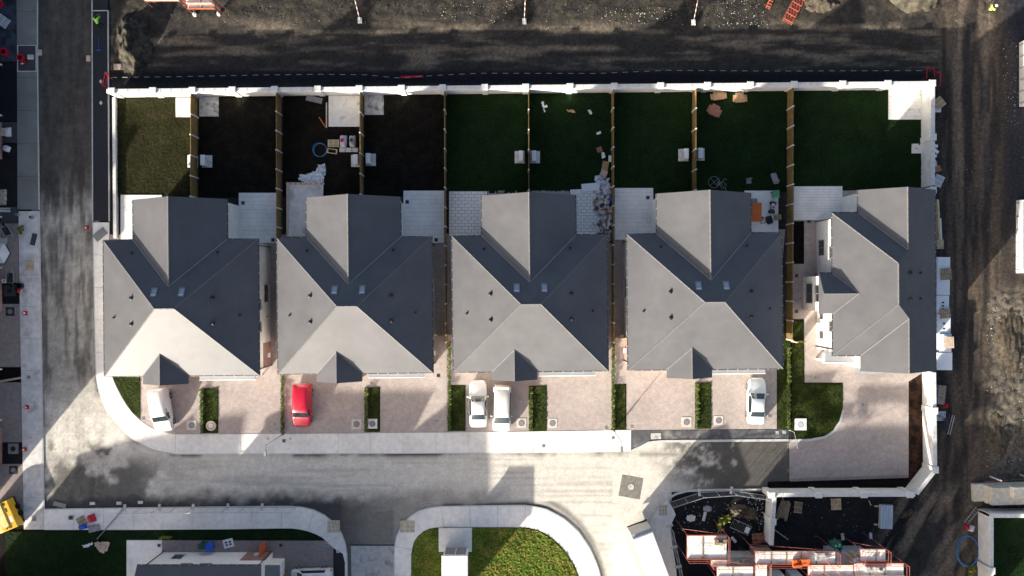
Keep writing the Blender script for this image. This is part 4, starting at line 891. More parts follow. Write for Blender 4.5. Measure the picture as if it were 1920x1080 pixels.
# ------------------------------------------------------------------ hedges
def hedge(label, u0, v0, u1, v1, h=.5, w=.36, dens=170, m2=.35):
    a = Vector(G(u0, v0)); b = Vector(G(u1, v1)); d = b-a; L = d.length; t = thing('hedge', label, 'hedge', (a.x, a.y, .09), math.atan2(d.y, d.x), 'young hedges between the driveways')
    for nm, m, frac in (('foliage', 'leaf', 1-m2), ('young_leaves', 'leaf_y', m2)):
        mb = MB()
        for _ in range(int(L*dens*frac)):
            x = random.uniform(0, L); cl = .55+.45*math.sin(x*9+3*math.sin(x*2.3)); r = math.sqrt(random.random())*w*.6*(.6+.4*cl); an = random.uniform(0, 6.28)
            c = Vector((x, r*math.cos(an), max(.03, h*(.35+.65*cl)*random.random()**.6))); s = random.uniform(.04, .085)
            q = Matrix.Rotation(random.uniform(0, 6.28), 3, 'Z') @ Matrix.Rotation(random.uniform(-1.1, 1.1), 3, 'X')
            mb.add([c+q @ Vector(p) for p in ((-s*.5,-s,0),(s*.5,-s*.4,.01),(s*.4,s,0),(-s*.5,s*.5,.01))], [(0,1,2,3)])
        mb.build(nm, M[m], t)
    st = MB()
    for k in range(int(L/.35)): st.tube([(k*.35+.15, 0, -.05), (k*.35+.15, random.uniform(-.05,.05), h*.7)], .012, 4)
    tag(st.build('stems', M['timber_old'], t), kind='stuff')
hedge('low hedge beside the white van driveway', 380, 729, 380, 812); hedge('low hedge west of the red van', 531, 700, 531, 812, .45); hedge('low hedge on the grass strip east of the red van', 688, 727, 688, 809)
hedge('low hedge beside the white saloon with the people carrier', 843, 640, 843, 808, .45, dens=120); hedge('low hedge just east of the people carrier', 995, 724, 995, 807, .45, m2=.55); hedge('low hedge between the third and fourth driveways', 1149, 642, 1149, 806, .5, m2=.5)
hedge('low hedge in the middle of the fourth driveway', 1306, 718, 1306, 803, .5, m2=.5); hedge('low yellowish hedge between the silver saloon and the end house lawn', 1477, 650, 1477, 802, .5, m2=.6)
def tufts(label, px, n, m='lawn_lit', h=.12, z=.1):
    pts = [G(*p) for p in px]; xs = [p[0] for p in pts]; ys = [p[1] for p in pts]; X = RNG.uniform(min(xs), max(xs), n); Y = RNG.uniform(min(ys), max(ys), n); ins = inpoly(X, Y, pts); mb = MB()
    for x, y, k in zip(X, Y, ins):
        if not k: continue
        for _ in range(2):
            a = random.uniform(0, 6.28); hh = h*random.uniform(.5, 1.3); l = random.uniform(.02, .1); w = .02
            mb.add([(x-w*math.sin(a), y+w*math.cos(a), z), (x+w*math.sin(a), y-w*math.cos(a), z), (x+l*math.cos(a), y+l*math.sin(a), z+hh)], [(0,1,2)])
    tag(mb.build('grass', M[m]), label, kind='stuff')
tufts('rough sunlit grass on the island', [(773,1095),(773,1037),(780,1015),(805,993),(985,990),(1036,1011),(1060,1036),(1085,1086)], 9000, h=.14)
tufts('rough grass on the end house lawn', [(1485,600),(1505,600),(1507,719),(1578,719),(1577,768),(1560,806),(1540,817),(1485,823)], 4000, 'lawn_front')

for u0, u1, v0, lab in ((840,988,180,'fifth'), (993,1143,179,'sixth'), (1150,1295,177,'seventh'), (1301,1472,176,'eighth'), (1479,1660,174,'ninth')):
    tufts(f'pale grass tufts in the {lab} back garden', [(u0,v0),(u1,v0),(u1,355),(u0,355)], 1100, 'tuft', .09, .14)
for u0, u1, lab in ((376,523,'second'), (533,612,'third'), (722,833,'fourth')): tufts(f'sparse seedlings in the {lab} bare garden', [(u0,186),(u1,186),(u1,360),(u0,360)], 500, 'tuft_dry', .06, .14)
# ------------------------------------------------------------------ manholes and drain covers
def manhole(label, u, v, s=.95, z=.085, m='surround', dm='grey', disc=.3, rz=0.0, rnd=False):
    x, y = G(u, v); t = thing('manhole', label, 'manhole', (x, y, z), rz, 'manholes in the paving')
    if rnd: MB().cyl(0, 0, -.1, .06, s/2, s/2, 12).build('surround', M[m], t)
    else: MB().bbox(-s/2, s/2, -s/2, s/2, -.1, .03, .01).build('surround', M[m], t)
    c = MB().cyl(0, 0, .02, .065 if rnd else .04, disc, disc, 18).build('cover', M[dm], t); MB().ring(0, 0, .03, .07 if rnd else .045, disc*.98, disc*.86, 18).build('rim', M['darkgrey'], c)
manhole('square manhole surround between the white van and its hedge', 360, 797); manhole('square manhole surround on the red van driveway', 669, 795, .98); manhole('square concrete manhole at the end of the second grass strip', 699, 794, .95, .19, 'concrete_grey')
manhole('round concrete manhole at the end of the first grass strip', 397, 798, 1.0, .16, 'timber_pink', 'concrete_grey', .32, rnd=True); manhole('square manhole just east of the people carrier', 978, 793); manhole('square manhole west side of the open third driveway', 1036, 793, .9)
manhole('square manhole at the east side of the broad fourth driveway', 1287, 791, .98); manhole('square manhole near the silver saloon', 1347, 788, .9); manhole('big white manhole on the corner lawn of the end house', 1500, 795, 1.15, .2, 'white', 'kerb', .28)
manhole('large grey manhole patch in the middle of the junction', 1183, 913, 2.15, -.01, 'patch', 'slabdirty', .36, R(-10)); manhole('square black chamber cover on the western paving', 20, 584, .85, .08, 'black', 'grey', .28)
manhole('black chamber cover above the generator', 26, 881, .8, .08, 'black', 'grey', .28); manhole('open grey chamber in the barrow trench', 19, 545, 1.1, .1, 'darkgrey', 'black', .27); manhole('open grey chamber in the lower trench', 26, 841, 1.0, .1, 'grey', 'black', .26)
manhole('grey chamber slab in the end garden', 1717, 279, .95, .12, 'concrete', 'black', .06)
manhole('worn circle of concrete on the dark south-west road', 125, 923, 1.1, -.07, 'concrete_grey', 'concrete_grey', .4, rnd=True)
def drain(label, u, v, s=.36, z=.09, m='black'):
    x, y = G(u, v); t = thing('drain_cover', label, 'drain', (x, y, z), 0, 'small drain covers')
    MB().box(-s/2, s/2, -s/2, s/2, -.05, .012).build('frame', M['grey' if m == 'black' else 'kerb'], t)
    for k in range(4): MB().box(-s/2+.03, s/2-.03, -s/2+.03+k*(s-.06)/4+.01, -s/2+.03+(k+1)*(s-.06)/4-.005, .0, .024).build('bar', M[m], t)
for lab, u, v, z, m, s in [('black drain on the boarded patio of the first house',457,381,.21,'black',.36),('black drain at the corner of the second house',513,450,.21,'black',.36),('black drain on the patio behind the second house',764,379,.21,'black',.36),('black drain at the foot of the second house patio',818,450,.21,'black',.36),
    ('black drain on the patio west of the fourth house',1214,371,.21,'black',.36),('black drain below the end house patio',1516,415,.09,'black',.36),('black drain beside the end house path',1493,517,.09,'black',.34),('black drain by the timber gate of the end house',1493,584,.09,'black',.34),('dark drain on the sunny end drive',1528,708,.09,'grey',.36),('dark drain on the end drive by the corner lawn',1617,758,.09,'grey',.36),
    ('grey drain on the corner pavement by the first lawn',269,785,.09,'grey',.36),('grey drain on the driveway beside the lamp post',516,795,.09,'grey',.36),('grey drain under the red van bumper',552,797,.09,'grey',.36),('grey drain in the second house driveway centre',818,789,.09,'grey',.38),('grey drain east on the third driveway',1136,803,.09,'grey',.32),('grey drain at the fourth driveway mouth',1184,800,.09,'grey',.32),('grey drain behind the silver saloon',1442,780,.09,'grey',.36),
    ('grey stopcock cover in front of the lamp post',533,826,.115,'darkgrey',.36),('small stopcock cover west of the lamp post',503,822,.115,'grey',.2),('small stopcock cover east of the lamp post',545,822,.115,'grey',.2),('stopcock cover on the bright pavement',1019,836,.115,'grey',.3),('small cover on the bright pavement end',1149,821,.115,'grey',.3),('long grey cover on the bottom-left pavement corner',65,972,.115,'grey',.5),
    ('black drain on the yard of the south house',527,1022,.08,'black',.34),('grey drain on the yard beside the verge',613,1021,.08,'grey',.34),('black drain on the southern boarded patio',299,1022,.095,'black',.32),('white-framed cover on the asphalt strip',634,1033,.095,'kerb',.32),('black drain between second and third houses',822,704,.09,'black',.34),('grey cover on the west pavement beside the black bed',55,707,.115,'grey',.36),('first white-framed meter cover on the narrow asphalt path',1457,811,.08,'kerb',.34),('second white-framed meter cover on the narrow asphalt path',1470,810,.08,'kerb',.34)]: drain(lab, u, v, s, z, m)
sheet('paving', 'pale patch set into the narrow asphalt path', [(1220,812),(1239,812),(1239,823),(1220,823)], M['slabdirty'], .02, .082)

# ------------------------------------------------------------------ heat pumps
def heat_pump(label, u, v, flip=1, slab=True):
    x, y, _ = P(u, v, 1.0); t = thing('heat_pump', label, 'heat pump', (x, y, .1), 0, 'white heat pumps beside the garden fences')
    if slab: MB().bbox(-.5+.12*flip, .5+.12*flip, -.6, .6, -.05, .07, .01).build('plinth', M['concrete_grey'], t)
    MB().bbox(-.22, .22, -.5, .5, .14, 1.0, .03).build('casing', M['white'], t)
    g = MB().ring(0, 0, -.01, .02, .3, .26, 18); g.v = [(flip*(.225+z), yy, .57+xx) for xx, yy, z in g.v]; g.build('fan_grille', M['grey'], t)
    for s in (-1, 1): MB().box(-.2, .2, s*.4-.04, s*.4+.04, .07, .14).build('foot', M['black'], t)
for lab, u, v, f in [('white heat pump on the sunlit side of the first garden fence',357,300,-1),('white heat pump in the second garden',380,300,1),('white heat pump beside the wrapped bags',667,299,-1),('white heat pump in the empty fourth garden',690,297,1),('white heat pump in the empty fifth garden',977,292,-1),('white heat pump in the littered sixth garden',1001,292,1),('white heat pump in the plain seventh garden',1287,288,-1),('white heat pump in the garden with cartons',1313,287,1)]: heat_pump(lab, u, v, f)

# ------------------------------------------------------------------ loose things
def pallet(label, u, v, rz=0.0, z=.1, w=1.0, l=1.2, m='timber', zoff=0.0, n=7):
    x, y, _ = P(u, v, z); t = thing('pallet', label, 'pallet', (x, y, z), rz)
    for k in range(3): MB().box(-w/2, w/2, -l/2+k*(l-.1)/2, -l/2+k*(l-.1)/2+.1, 0, .1).build('bearer', M[m], t)
    pm = MB().box(-w/n/2+.022, w/n/2-.022, -l/2, l/2, .1, .125).mesh('slat'); pm.materials.append(M[m])
    for k in range(n): o = link_mesh('slat', pm, None, t); o.location = (-w/2+(k+.5)*w/n, 0, random.uniform(0, .006))
    return t
def plank(label, u0, v0, u1, v1, w=.15, z=.1, h=.05, m='timber', name='plank', cat='plank'):
    a = Vector(G(u0, v0)); b = Vector(G(u1, v1)); d = b-a
    mb = MB().bbox(-d.length/2, d.length/2, -w/2, w/2, 0, h, .008).box(-d.length/2+.02, d.length/2-.02, -w/2+.004, w/2-.004, h-.002, h+.004)
    o = mb.build(name, M[m]); o.location = ((a.x+b.x)/2, (a.y+b.y)/2, z); o.rotation_euler = (0, 0, math.atan2(d.y, d.x)); return tag(o, label, cat)
def crumple(name, label, cat, px, m, z=.12, h=.3, res=.14, seed=0):
    pts = [G(*p) for p in px]; cx = sum(p[0] for p in pts)/len(pts); cy = sum(p[1] for p in pts)/len(pts)
    xs = [p[0] for p in pts]; ys = [p[1] for p in pts]; gx = np.arange(min(xs), max(xs)+res, res); gy = np.arange(min(ys), max(ys)+res, res); X, Y = np.meshgrid(gx, gy)
    ins = inpoly(X, Y, pts); Z = h*np.abs(2*fbm(X*2.3+seed, Y*2.3, 4)-1)*1.8+.02; mb = MB(); ids = {}
    for j in range(X.shape[0]):
        for i in range(X.shape[1]):
            if ins[j, i]: ids[j, i] = len(mb.v); mb.v.append((float(X[j, i])-cx+random.uniform(-.05,.05), float(Y[j, i])-cy+random.uniform(-.05,.05), float(Z[j, i])))
    for (j, i) in list(ids):
        q = [(j,i),(j,i+1),(j+1,i+1),(j+1,i)]
        if all(k in ids for k in q): mb.f.append(tuple(ids[k] for k in q))
    o = mb.build(name, M[m]); o.location = (cx, cy, z); return tag(o, label, cat)
def carton(label, u, v, rz, s=(.95,.75), h=.25, m='cardboard', flaps=True, z=.12):
    x, y = G(u, v); t = thing('carton', label, 'carton', (x, y, z), rz); a, b = s[0]/2, s[1]/2
    MB().box(-a, a, -b, b, 0, h).build('box', M[m], t)
    if flaps:
        for k, (px_, py_, r) in enumerate(((a+.13, 0, 0), (0, b+.1, R(90)), (-a-.12, .05, 0))): MB().obox(px_, py_, h-.1, .24, (2*b if k != 1 else 2*a)*.9, .012, r+random.uniform(-.1,.1), 0).build('flap', M[m], t)
def bag(label, cat, u, v, w, l, h, m, rz=0.0, z=.1, name='bag', patch=None, pm=None):
    x, y = G(u, v); t = thing(name, label, cat, (x, y, z), rz); k = 8; mb = MB()
    for i in range(k+1):
        for j in range(k+1):
            s, r = 2*i/k-1, 2*j/k-1; e = (1-s**4)*(1-r**4); mb.v.append((s*w/2*(.92+.1*random.random()), r*l/2*(.92+.1*random.random()), h*e**.35*(.85+.3*random.random())))
    for i in range(k):
        for j in range(k): mb.f.append((i*(k+1)+j, (i+1)*(k+1)+j, (i+1)*(k+1)+j+1, i*(k+1)+j+1))
    mb.build('sack', M[m], t, True)
    if patch: MB().bbox(-w*.25, w*.2, -l*.12, l*.15, h*.8, h+.12, .03).build('load', M[patch], t)
    return t
def coil(label, u, v, r, tr=.03, n=3, m='bluehose', sy=1.0, z=.12):
    x, y = G(u, v); pts = []
    for k in range(n*26): a = 2*math.pi*k/26; rr = r*(1-.035*(k//26)+.02*math.sin(a*3+k*.05)); pts.append((rr*math.cos(a)+.05*(k//26), sy*rr*math.sin(a)-.03*(k//26), .03+.012*(k//26)+.01*math.sin(a*2)))
    o = MB().tube(pts, tr, 5).build('hose', M[m], None, True); o.location = (x, y, z); return tag(o, label, 'hose')
# cluttered third garden
plank('grey board lying near the back wall in the cluttered garden', 575, 183.5, 605, 190.5, .55, .14, .06, 'grey', 'board', 'board')
plank('long pinkish timber beside the large white slab', 613, 193, 613, 240, .12, .14, .08, 'timber_pink'); plank('short reddish timber leaning out from the long one', 599, 220.5, 612, 240, .1, .14, .06, 'orange')
t = pallet('pale pallet between the blue hose ring and the bags', 625.5, 269, R(90), .14, .75, 1.1, n=5)
x, y = G(623.5, 284); t = thing('open_timber_frame', 'small open timber frame below the pallet', 'frame', (x, y, .14), R(-8))  # plain open frame of rails, without a base
for q in ((-.5,.5,.16,.24),(-.5,.5,-.24,-.16),(-.5,-.38,-.16,.16),(.38,.5,-.16,.16)): MB().box(*q, 0, .1).build('rail', M['timber'], t)
bag('white bag with a red load in the cluttered garden', 'bag', 645, 266, .66, 1.25, .7, 'bag', R(-2), .12, patch='redplastic'); bag('white bag with a dark blue load beside the fence', 'bag', 662, 266, .62, 1.2, .7, 'bag', 0, .12, patch='darkgrey')
for k, (u, lab) in enumerate(((643,'left'), (655,'middle'), (667,'right'))):
    x, y = G(u, 282); o = MB().bbox(-.28, .28, -.2, .2, 0, .22, .02).box(-.2, .2, -.12, .12, .22, .235).build('concrete_block', M['concrete_grey']); o.location = (x, y, .13); tag(o, f'pale concrete block below the bags, {lab} of three', 'block', 'blocks below the bags')
coil('blue hose ring lying on the dark soil', 599.5, 281, .68, .022, 3)
crumple('plastic_sheet', 'crumpled clear plastic behind the shuttered slab', 'sheet', [(558,338),(562,328),(590,322),(598,308),(614,306),(612,330),(608,344),(570,344)], 'plastic_sheet', .12, .35)
t = thing('shuttered_slab', 'grey concrete slab still in pinkish timber shuttering', 'slab', (*G(576, 394), 0)); MB().box(-1.75, 1.65, -2.6, 2.45, -.1, .34).build('slab', M['concrete_grey'], t)
for q in ((-1.95,1.75,2.46,2.68),(-1.93,-1.76,-2.6,2.45),): MB().box(*q, -.05, .46).build('shutter_board', M['timber_pink'], t)
for k in range(7): MB().box(-1.6+k*.5, -1.45+k*.5, 2.5, 2.6, .461, .475).build('bolt', M['cardred'], t)
# littered sixth garden
for lab, px, m in [('torn white wrapping high in the littered garden', [(1013,190),(1020,189),(1021,196),(1029,199),(1027,203),(1021,203),(1024,212),(1020,213),(1016,203)], 'white'), ('small white wrapper near the sixth fence', [(1100,207),(1107,205),(1112,214),(1105,217)], 'white'), ('brown paper scrap in the littered garden', [(1061,206),(1072,205),(1080,210),(1078,214),(1062,210)], 'cardboard'), ('white scraps below the wrapper', [(1116,249),(1126,246),(1128,252),(1118,254)], 'white')]: crumple('litter', lab, 'litter', px, m, .17, .12, .09)
carton('small flat brown carton in the littered garden', 1123.5, 281, R(20), (.55,.5), .1, 'cardred', False); plank('upper brown cardboard sheet by the sixth fence', 1136, 303, 1133, 320, .62, .16, .05, 'cardboard', 'cardboard_sheet', 'cardboard'); plank('lower pinkish cardboard sheet by the sixth fence', 1134, 320, 1128, 334, .68, .2, .05, 'timber_pink', 'cardboard_sheet', 'cardboard')
crumple('litter', 'white torn foam above the cardboard sheets', 'litter', [(1125,286),(1133,284),(1136,296),(1128,299)], 'white', .16, .2, .09); plank('white offcut board beside the sixth fence', 1143.5, 292, 1143, 304, .3, .16, .05, 'white', 'board', 'board')
crumple('plastic_sheet', 'crumpled plastic wrap at the top of the rubbish heap', 'sheet', [(1114,328),(1124,330),(1132,336),(1142,334),(1146,356),(1126,358),(1114,342)], 'plastic_sheet', .16, .5, .12, 5)
plank('white insulation board lying across the patio edge', 1090, 353, 1124, 350, .75, .2, .14, 'white', 'insulation_board', 'board'); plank('white board end beside the third house roof', 1069, 361, 1090, 360, .5, .16, .1, 'concrete', 'insulation_board', 'board')
mbs = {'white': MB(), 'timber_pink': MB(), 'bluegrey': MB(), 'cardred': MB(), 'darkgrey': MB(), 'cardboard': MB(), 'bag': MB()}
for k in range(330):
    u = random.triangular(1112, 1147, 1140)+random.uniform(-2, 2); v = random.uniform(352, 452); x, y = G(min(u, 1146), v); key = random.choice(list(mbs)+['white','bag','timber_pink']); s = random.uniform(.06, .34)
    mbs[key].obox(x, y, .12+random.random()*.35, s*random.uniform(.6, 2), s, random.uniform(.02, .16), random.uniform(0, 3.14), random.uniform(-.6, .6))
t = thing('rubbish_heap', 'long heap of mixed building rubbish along the sixth fence', 'rubbish', (0, 0, 0))
for k, mb in mbs.items(): tag(mb.build('scraps', M[k], t), kind='stuff')
bag('blue bag lying in the rubbish heap', 'bag', 1143, 373, .3, .75, .3, 'blue', 0, .3)
plank('long white pole on the rubbish heap', 1143, 403, 1138, 430, .12, .5, .06, 'white', 'pole', 'pole')
# carton garden
carton('brown carton near the back wall, left of the pair', 1346, 182, R(8), (1.1,.65)); carton('brown carton near the back wall, right of the pair', 1386, 186, R(4), (.9,.75)); carton('reddish carton below the pair by the seventh fence', 1337, 210, R(-25), (.9,.85), .4, 'cardred')
x, y = G(1338, 342); t = thing('rotary_dryer', 'collapsed round clothes airer with loose cords', 'airer', (x, y, .14))
MB().tube([(.55*math.cos(a*.2618), .55*math.sin(a*.2618), .05) for a in range(24)], .018, 5, True).build('hoop', M['steel'], t)
for a in (R(40), R(130)): MB().tube([(-.55*math.cos(a), -.55*math.sin(a), .06), (.55*math.cos(a), .55*math.sin(a), .06)], .016, 4).build('spoke', M['steel'], t)
for k in range(4): MB().tube([(.3+.16*i, -.1-.13*i*(k-1)*.5+.16*math.sin(i*1.7+k*2), .05) for i in range(7)], .014, 4).build('cord', M['kerb'], t)
x, y = G(1401, 341); t = thing('garden_chair', 'small grey chair on the eighth lawn', 'chair', (x, y, .14), R(4))
MB().bbox(-.24, .24, -.24, .24, .4, .45, .02).build('seat', M['grey'], t); MB().bbox(-.24, .24, .2, .26, .452, .9, .02).build('backrest', M['grey'], t)
for sx in (-1, 1):
    for sy in (-1, 1): MB().tube([(sx*.2, sy*.2, .4), (sx*.25, sy*.28, 0)], .02, 5).build('leg', M['darkgrey'], t)
bag('grey cloth bundle on torn white paper near the eighth fence', 'bundle', 1452, 335, .6, 1.1, .35, 'bluegrey', R(20), .14, 'bundle'); crumple('litter', 'torn white paper under the grey bundle', 'litter', [(1443,326),(1452,325),(1461,338),(1458,347),(1449,344)], 'white', .14, .08, .1)
def wheelie(label, u, v, m, rz=0.0, z=.14, s=1.0):
    x, y = G(u, v); t = thing('wheelie_bin', label, 'bin', (x, y, z), rz); mb = MB(); a, b = .24*s, .29*s
    mb.add([(-a*.8,-b*.8,.08),(a*.8,-b*.8,.08),(a*.8,b*.8,.08),(-a*.8,b*.8,.08),(-a,-b,.95),(a,-b,.95),(a,b,.95),(-a,b,.95)], [(3,2,1,0),(4,5,6,7),(0,1,5,4),(1,2,6,5),(2,3,7,6),(3,0,4,7)]); mb.build('body', M[m], t)
    MB().bbox(-a-.03, a+.03, -b-.05, b+.03, .955, 1.03, .03).build('lid', M[m], t); MB().tube([(-a, b+.06, .92), (a, b+.06, .92)], .02, 6).build('handle', M['black'], t)
    for sx in (-1, 1):
        w = MB().cyl(0, 0, -.03, .03, .1, .1, 12); w.v = [(z_+sx*(a-.02), y_+b*.8, x_+.1) for x_, y_, z_ in w.v]; w.build('wheel', M['black'], t)
wheelie('green wheelie bin on the scooter patio', 1449, 366, 'green', R(3), s=1.1)
x, y = G(1446, 390); t = thing('toy_scooter', 'child ride-on toy with white and pink seat', 'toy', (x, y, .14), R(-10))
MB().bbox(-.2, .2, -.6, .6, .2, .34, .06).build('deck', M['darkgrey'], t); MB().bbox(-.16, .16, -.15, .4, .341, .5, .06).build('seat', M['bag'], t); MB().bbox(-.1, .1, -.1, .1, .501, .56, .03).build('cushion', M['redplastic'], t); MB().tube([(-.28, .5, .62), (.28, .5, .62)], .02, 6).build('handlebar', M['black'], t); MB().tube([(0, .45, .3), (0, .5, .62)], .02, 6).build('steering_post', M['black'], t)
for sx in (-1, 1):
    for yy in (-.42, .42): w = MB().cyl(0, 0, -.05, .05, .15, .15, 14); w.v = [(z_+sx*.24, y_+yy, x_+.15) for x_, y_, z_ in w.v]; w.build('wheel', M['tyre'], t)
x, y = G(1415, 399); t = thing('storage_box', 'orange plastic storage box against the fourth house', 'box', (x, y, .14), R(-1)); MB().bbox(-.42, .42, -.88, .88, 0, .55, .03).build('body', M['orange'], t); MB().bbox(-.46, .46, -.92, .92, .551, .64, .03).build('lid', M['orange'], t)
for k in range(4): MB().bbox(-.3, .3, -.75+k*.4, -.5+k*.4, .641, .655, .005).build('rib', M['orange'], t)
x, y = G(1434, 417); t = thing('bicycle', 'black bicycle lying on the scooter patio', 'bicycle', (x, y, .16), R(18))
for xx in (-.5, .5): w = MB().ring(xx, 0, 0, .04, .33, .27, 22).build('wheel', M['tyre'], t); MB().ring(xx, 0, .01, .03, .05, .01, 8).tube([(xx-.27, 0, .02), (xx+.27, 0, .02)], .006, 4).tube([(xx, -.27, .02), (xx, .27, .02)], .006, 4).build('hub', M['steel'], w)
MB().tube([(-.5,0,.05),(-.15,.42,.06),(.35,.38,.06),(0,-.05,.06),(-.15,.42,.06)], .03, 6).tube([(-.5,0,.05),(0,-.05,.06)], .025, 6).tube([(.35,.38,.06),(.5,0,.05)], .025, 6).build('frame', M['black'], t); MB().tube([(.3,.55,.06),(.45,.4,.08),(.5,.25,.25)], .022, 6).build('handlebar', M['black'], t); MB().bbox(-.3, -.05, .46, .6, .02, .12, .03).build('saddle', M['black'], t)
bag('black cover bundled beside the bicycle', 'cover', 1441, 413, .7, .85, .35, 'black', R(20), .15, 'cover'); carton('brown box on the grass at the edge of the scooter patio', 1456, 408, R(4), (.7,.5), .3, 'timber_old', False)
o = MB().bbox(-.3, .3, -.3, .3, 0, .45, .03).build('stool', M['grey']); o.location = (*G(1411, 379), .14); tag(o, 'grey stool behind the orange storage box', 'stool')
# bins and pallets in the south yard
wheelie('green wheelie bin in the south house yard', 386, 1018, 'tarpgreen', R(90)); wheelie('blue wheelie bin in the south house yard', 399, 1020, 'blue', R(180), s=1.2)
x, y = G(429, 1018); t = thing('window_unit', 'white four-pane window unit lying in the south yard', 'window', (x, y, .08), R(14)); MB().bbox(-.5, .5, -.42, .42, 0, .07, .01).build('frame', M['white'], t)
for sx in (-1, 1):
    for sy in (-1, 1): MB().box(sx*.19-.12, sx*.19+.12, sy*.13-.08, sy*.13+.08, .071, .08).build('pane', M['black'], t)
crumple('carton_wrapping', 'torn cardboard wrapped in plastic on the verge lawn', 'packaging', [(177,1015),(190,1013),(208,1014),(207,1030),(196,1037),(183,1030)], 'timber_pink', .12, .35, .1); crumple('plastic_sheet', 'white torn plastic beside the cardboard on the verge', 'sheet', [(150,1020),(164,1018),(178,1014),(176,1022),(162,1027)], 'white', .12, .25, .1)
pallet('brown timber bundle on the bottom-left pavement', 153.5, 977, R(30), .12, .8, .9, 'timber_old'); bag('red sack on the bottom-left pavement', 'bag', 174, 971, .75, .8, .4, 'redplastic', R(20), .12); bag('blue sack on the bottom-left pavement', 'bag', 157, 987, .8, .5, .35, 'blue', R(15), .12); bag('grey speckled sack on the bottom-left pavement', 'bag', 178, 990, 1.2, .7, .35, 'bluegrey', R(12), .12)
o = MB().tube([(*G(233, 953), .2), (*G(208, 982), .16), (*G(183, 1010), .15)], .05, 6).build('pipe', M['grey']); tag(o, 'thin grey pipe lying across the bottom-left pavement', 'pipe')
bag('small black and grey bucket lid on the bottom-left pavement', 'bucket', 134, 970, .4, .4, .2, 'darkgrey', 0, .12, 'bucket'); plank('grey board on the dark road by the bottom-left corner', 101, 943, 124, 949, .45, .03, .05, 'grey', 'board', 'board')

# ------------------------------------------------------------------ along the east wall
def pack(label, u0, u1, v0, v1, h, m='packwhite', name='insulation_pack', cat='pack', courses=3, marks=0):
    """wrapped pack whose top shows at these photo pixels"""
    x0, y1, _ = P(u0, v0, h); x1, y0, _ = P(u1, v1, h); t = thing(name, label, cat, ((x0+x1)/2, (y0+y1)/2, 0), R(random.uniform(-1.2, 1.2)), 'wrapped packs along the east wall'); a, b = (x1-x0)/2, (y1-y0)/2
    for k in range(courses): MB().bbox(-a+random.uniform(0,.03), a-random.uniform(0,.03), -b, b, h*k/courses+.002, h*(k+1)/courses, .03).build('sheet', M[m], t)
    for k in range(marks): MB().box(-.12, .12, -b*.6+k*1.1*b/marks, -b*.6+k*1.1*b/marks+.16, h+.001, h+.006).build('print', M['darkgrey'], t)
    return t
pack('tallest pale wrapped pack beside the end house, under a grey pallet', 1757, 1782, 482, 553, 1.3); pack('wrapped pack with dark print, second from the north', 1756, 1780, 554, 588, .9, marks=3); pack('wrapped pack with dark print, third from the north', 1757, 1783, 589, 625, 1.0, marks=2); pack('sunlit wrapped pack under the orange pallet', 1761, 1785, 626, 660, 1.1); pack('bright wrapped pack at the south end of the row', 1757, 1786, 661, 694, 1.15)
pallet('grey pallet lying on the tallest wrapped pack', 1773, 514, R(3), 1.32, 1.05, 1.1, 'timber_old'); pallet('brown pallet lying between the printed packs', 1771.5, 588, R(6), 1.02, 1.0, .9, 'timber_old', n=5); pallet('orange pallet on the sunlit wrapped pack', 1778, 642, R(2), 1.17, 1.0, 1.1, 'timber_pink', n=6)
x, y = G(1761, 405)
plank('long pale timber leaning by the end house, outer one', 1753, 375, 1757, 462, .2, .1, .5, 'timber'); plank('long pale wrapped length outside the end house', 1757.5, 410, 1760, 462, .35, .1, .3, 'packwhite', 'wrapped_length', 'packaging'); pallet('small timber rack at the end of the long timbers', 1762, 458, 0, .5, .7, .9, 'timber')
pallet('pale pallet leaning against the garden wall corner', 1760.5, 193, R(38), .5, .95, 1.0, 'timber', n=9); bag('pale blue sack under the leaning pallet', 'bag', 1754, 207, .8, .7, .5, 'bag', 0, .05); bag('black sack below the pale blue one', 'bag', 1755, 213, .8, .35, .35, 'black', 0, .05)
for lab, a in [('upper white offcut outside the garden wall', (1745,272,1757,275)), ('middle white offcut outside the garden wall', (1750,280,1758,287)), ('lower white offcut outside the garden wall', (1745,292,1755,293))]: plank(lab, *a, .3, .05, .1, 'white', 'offcut', 'offcut')
bag('pale sack slumped against the garden wall', 'bag', 1748, 308, .5, 1.1, .5, 'bag', R(15), .05); carton('dark box below the slumped sack', 1753, 318, R(20), (.6,.6), .5, 'cardred', False, .05); pallet('pale pallet wrapped in plastic at the end of the garden wall', 1759, 339, R(-25), .2, .9, 1.1, 'bag'); 
for k, (u0, v0, u1, v1) in enumerate(((1752,356,1757,385),(1757,363,1763,388),(1751,352,1757,362))): o = MB().tube([(*G(u0, v0), .2), (*G(u1, v1), .15)], .11, 10).build('pipe', M['black']); tag(o, f'black plastic pipe beside the end house, {ORD[k]} from the west', 'pipe')
plank('stack of weathered boards outside the drive wall', 1764, 722, 1760, 757, .75, .05, .3, 'timber_old', 'board_stack', 'boards'); plank('single grey board beside the weathered boards', 1758, 722, 1756, 757, .16, .05, .34, 'bluegrey'); bag('small red canister outside the drive wall', 'canister', 1772, 760, .45, .4, .35, 'redplastic', 0, .05, 'canister')
pallet('pale pallet under tangled black scrap', 1762, 780, R(2), .05, 1.1, .9, 'bag')
mb = MB()
for k in range(60): x, y = G(random.gauss(1767, 6), random.gauss(792, 9)); mb.obox(x, y, .1+random.random()*.3, random.uniform(.1, .6), random.uniform(.03, .1), .04, random.uniform(0, 3.14), random.uniform(-.7, .7))
tag(mb.build('scrap_heap', M['darkgrey']), 'tangled black scrap outside the drive wall', 'scrap', kind='stuff')
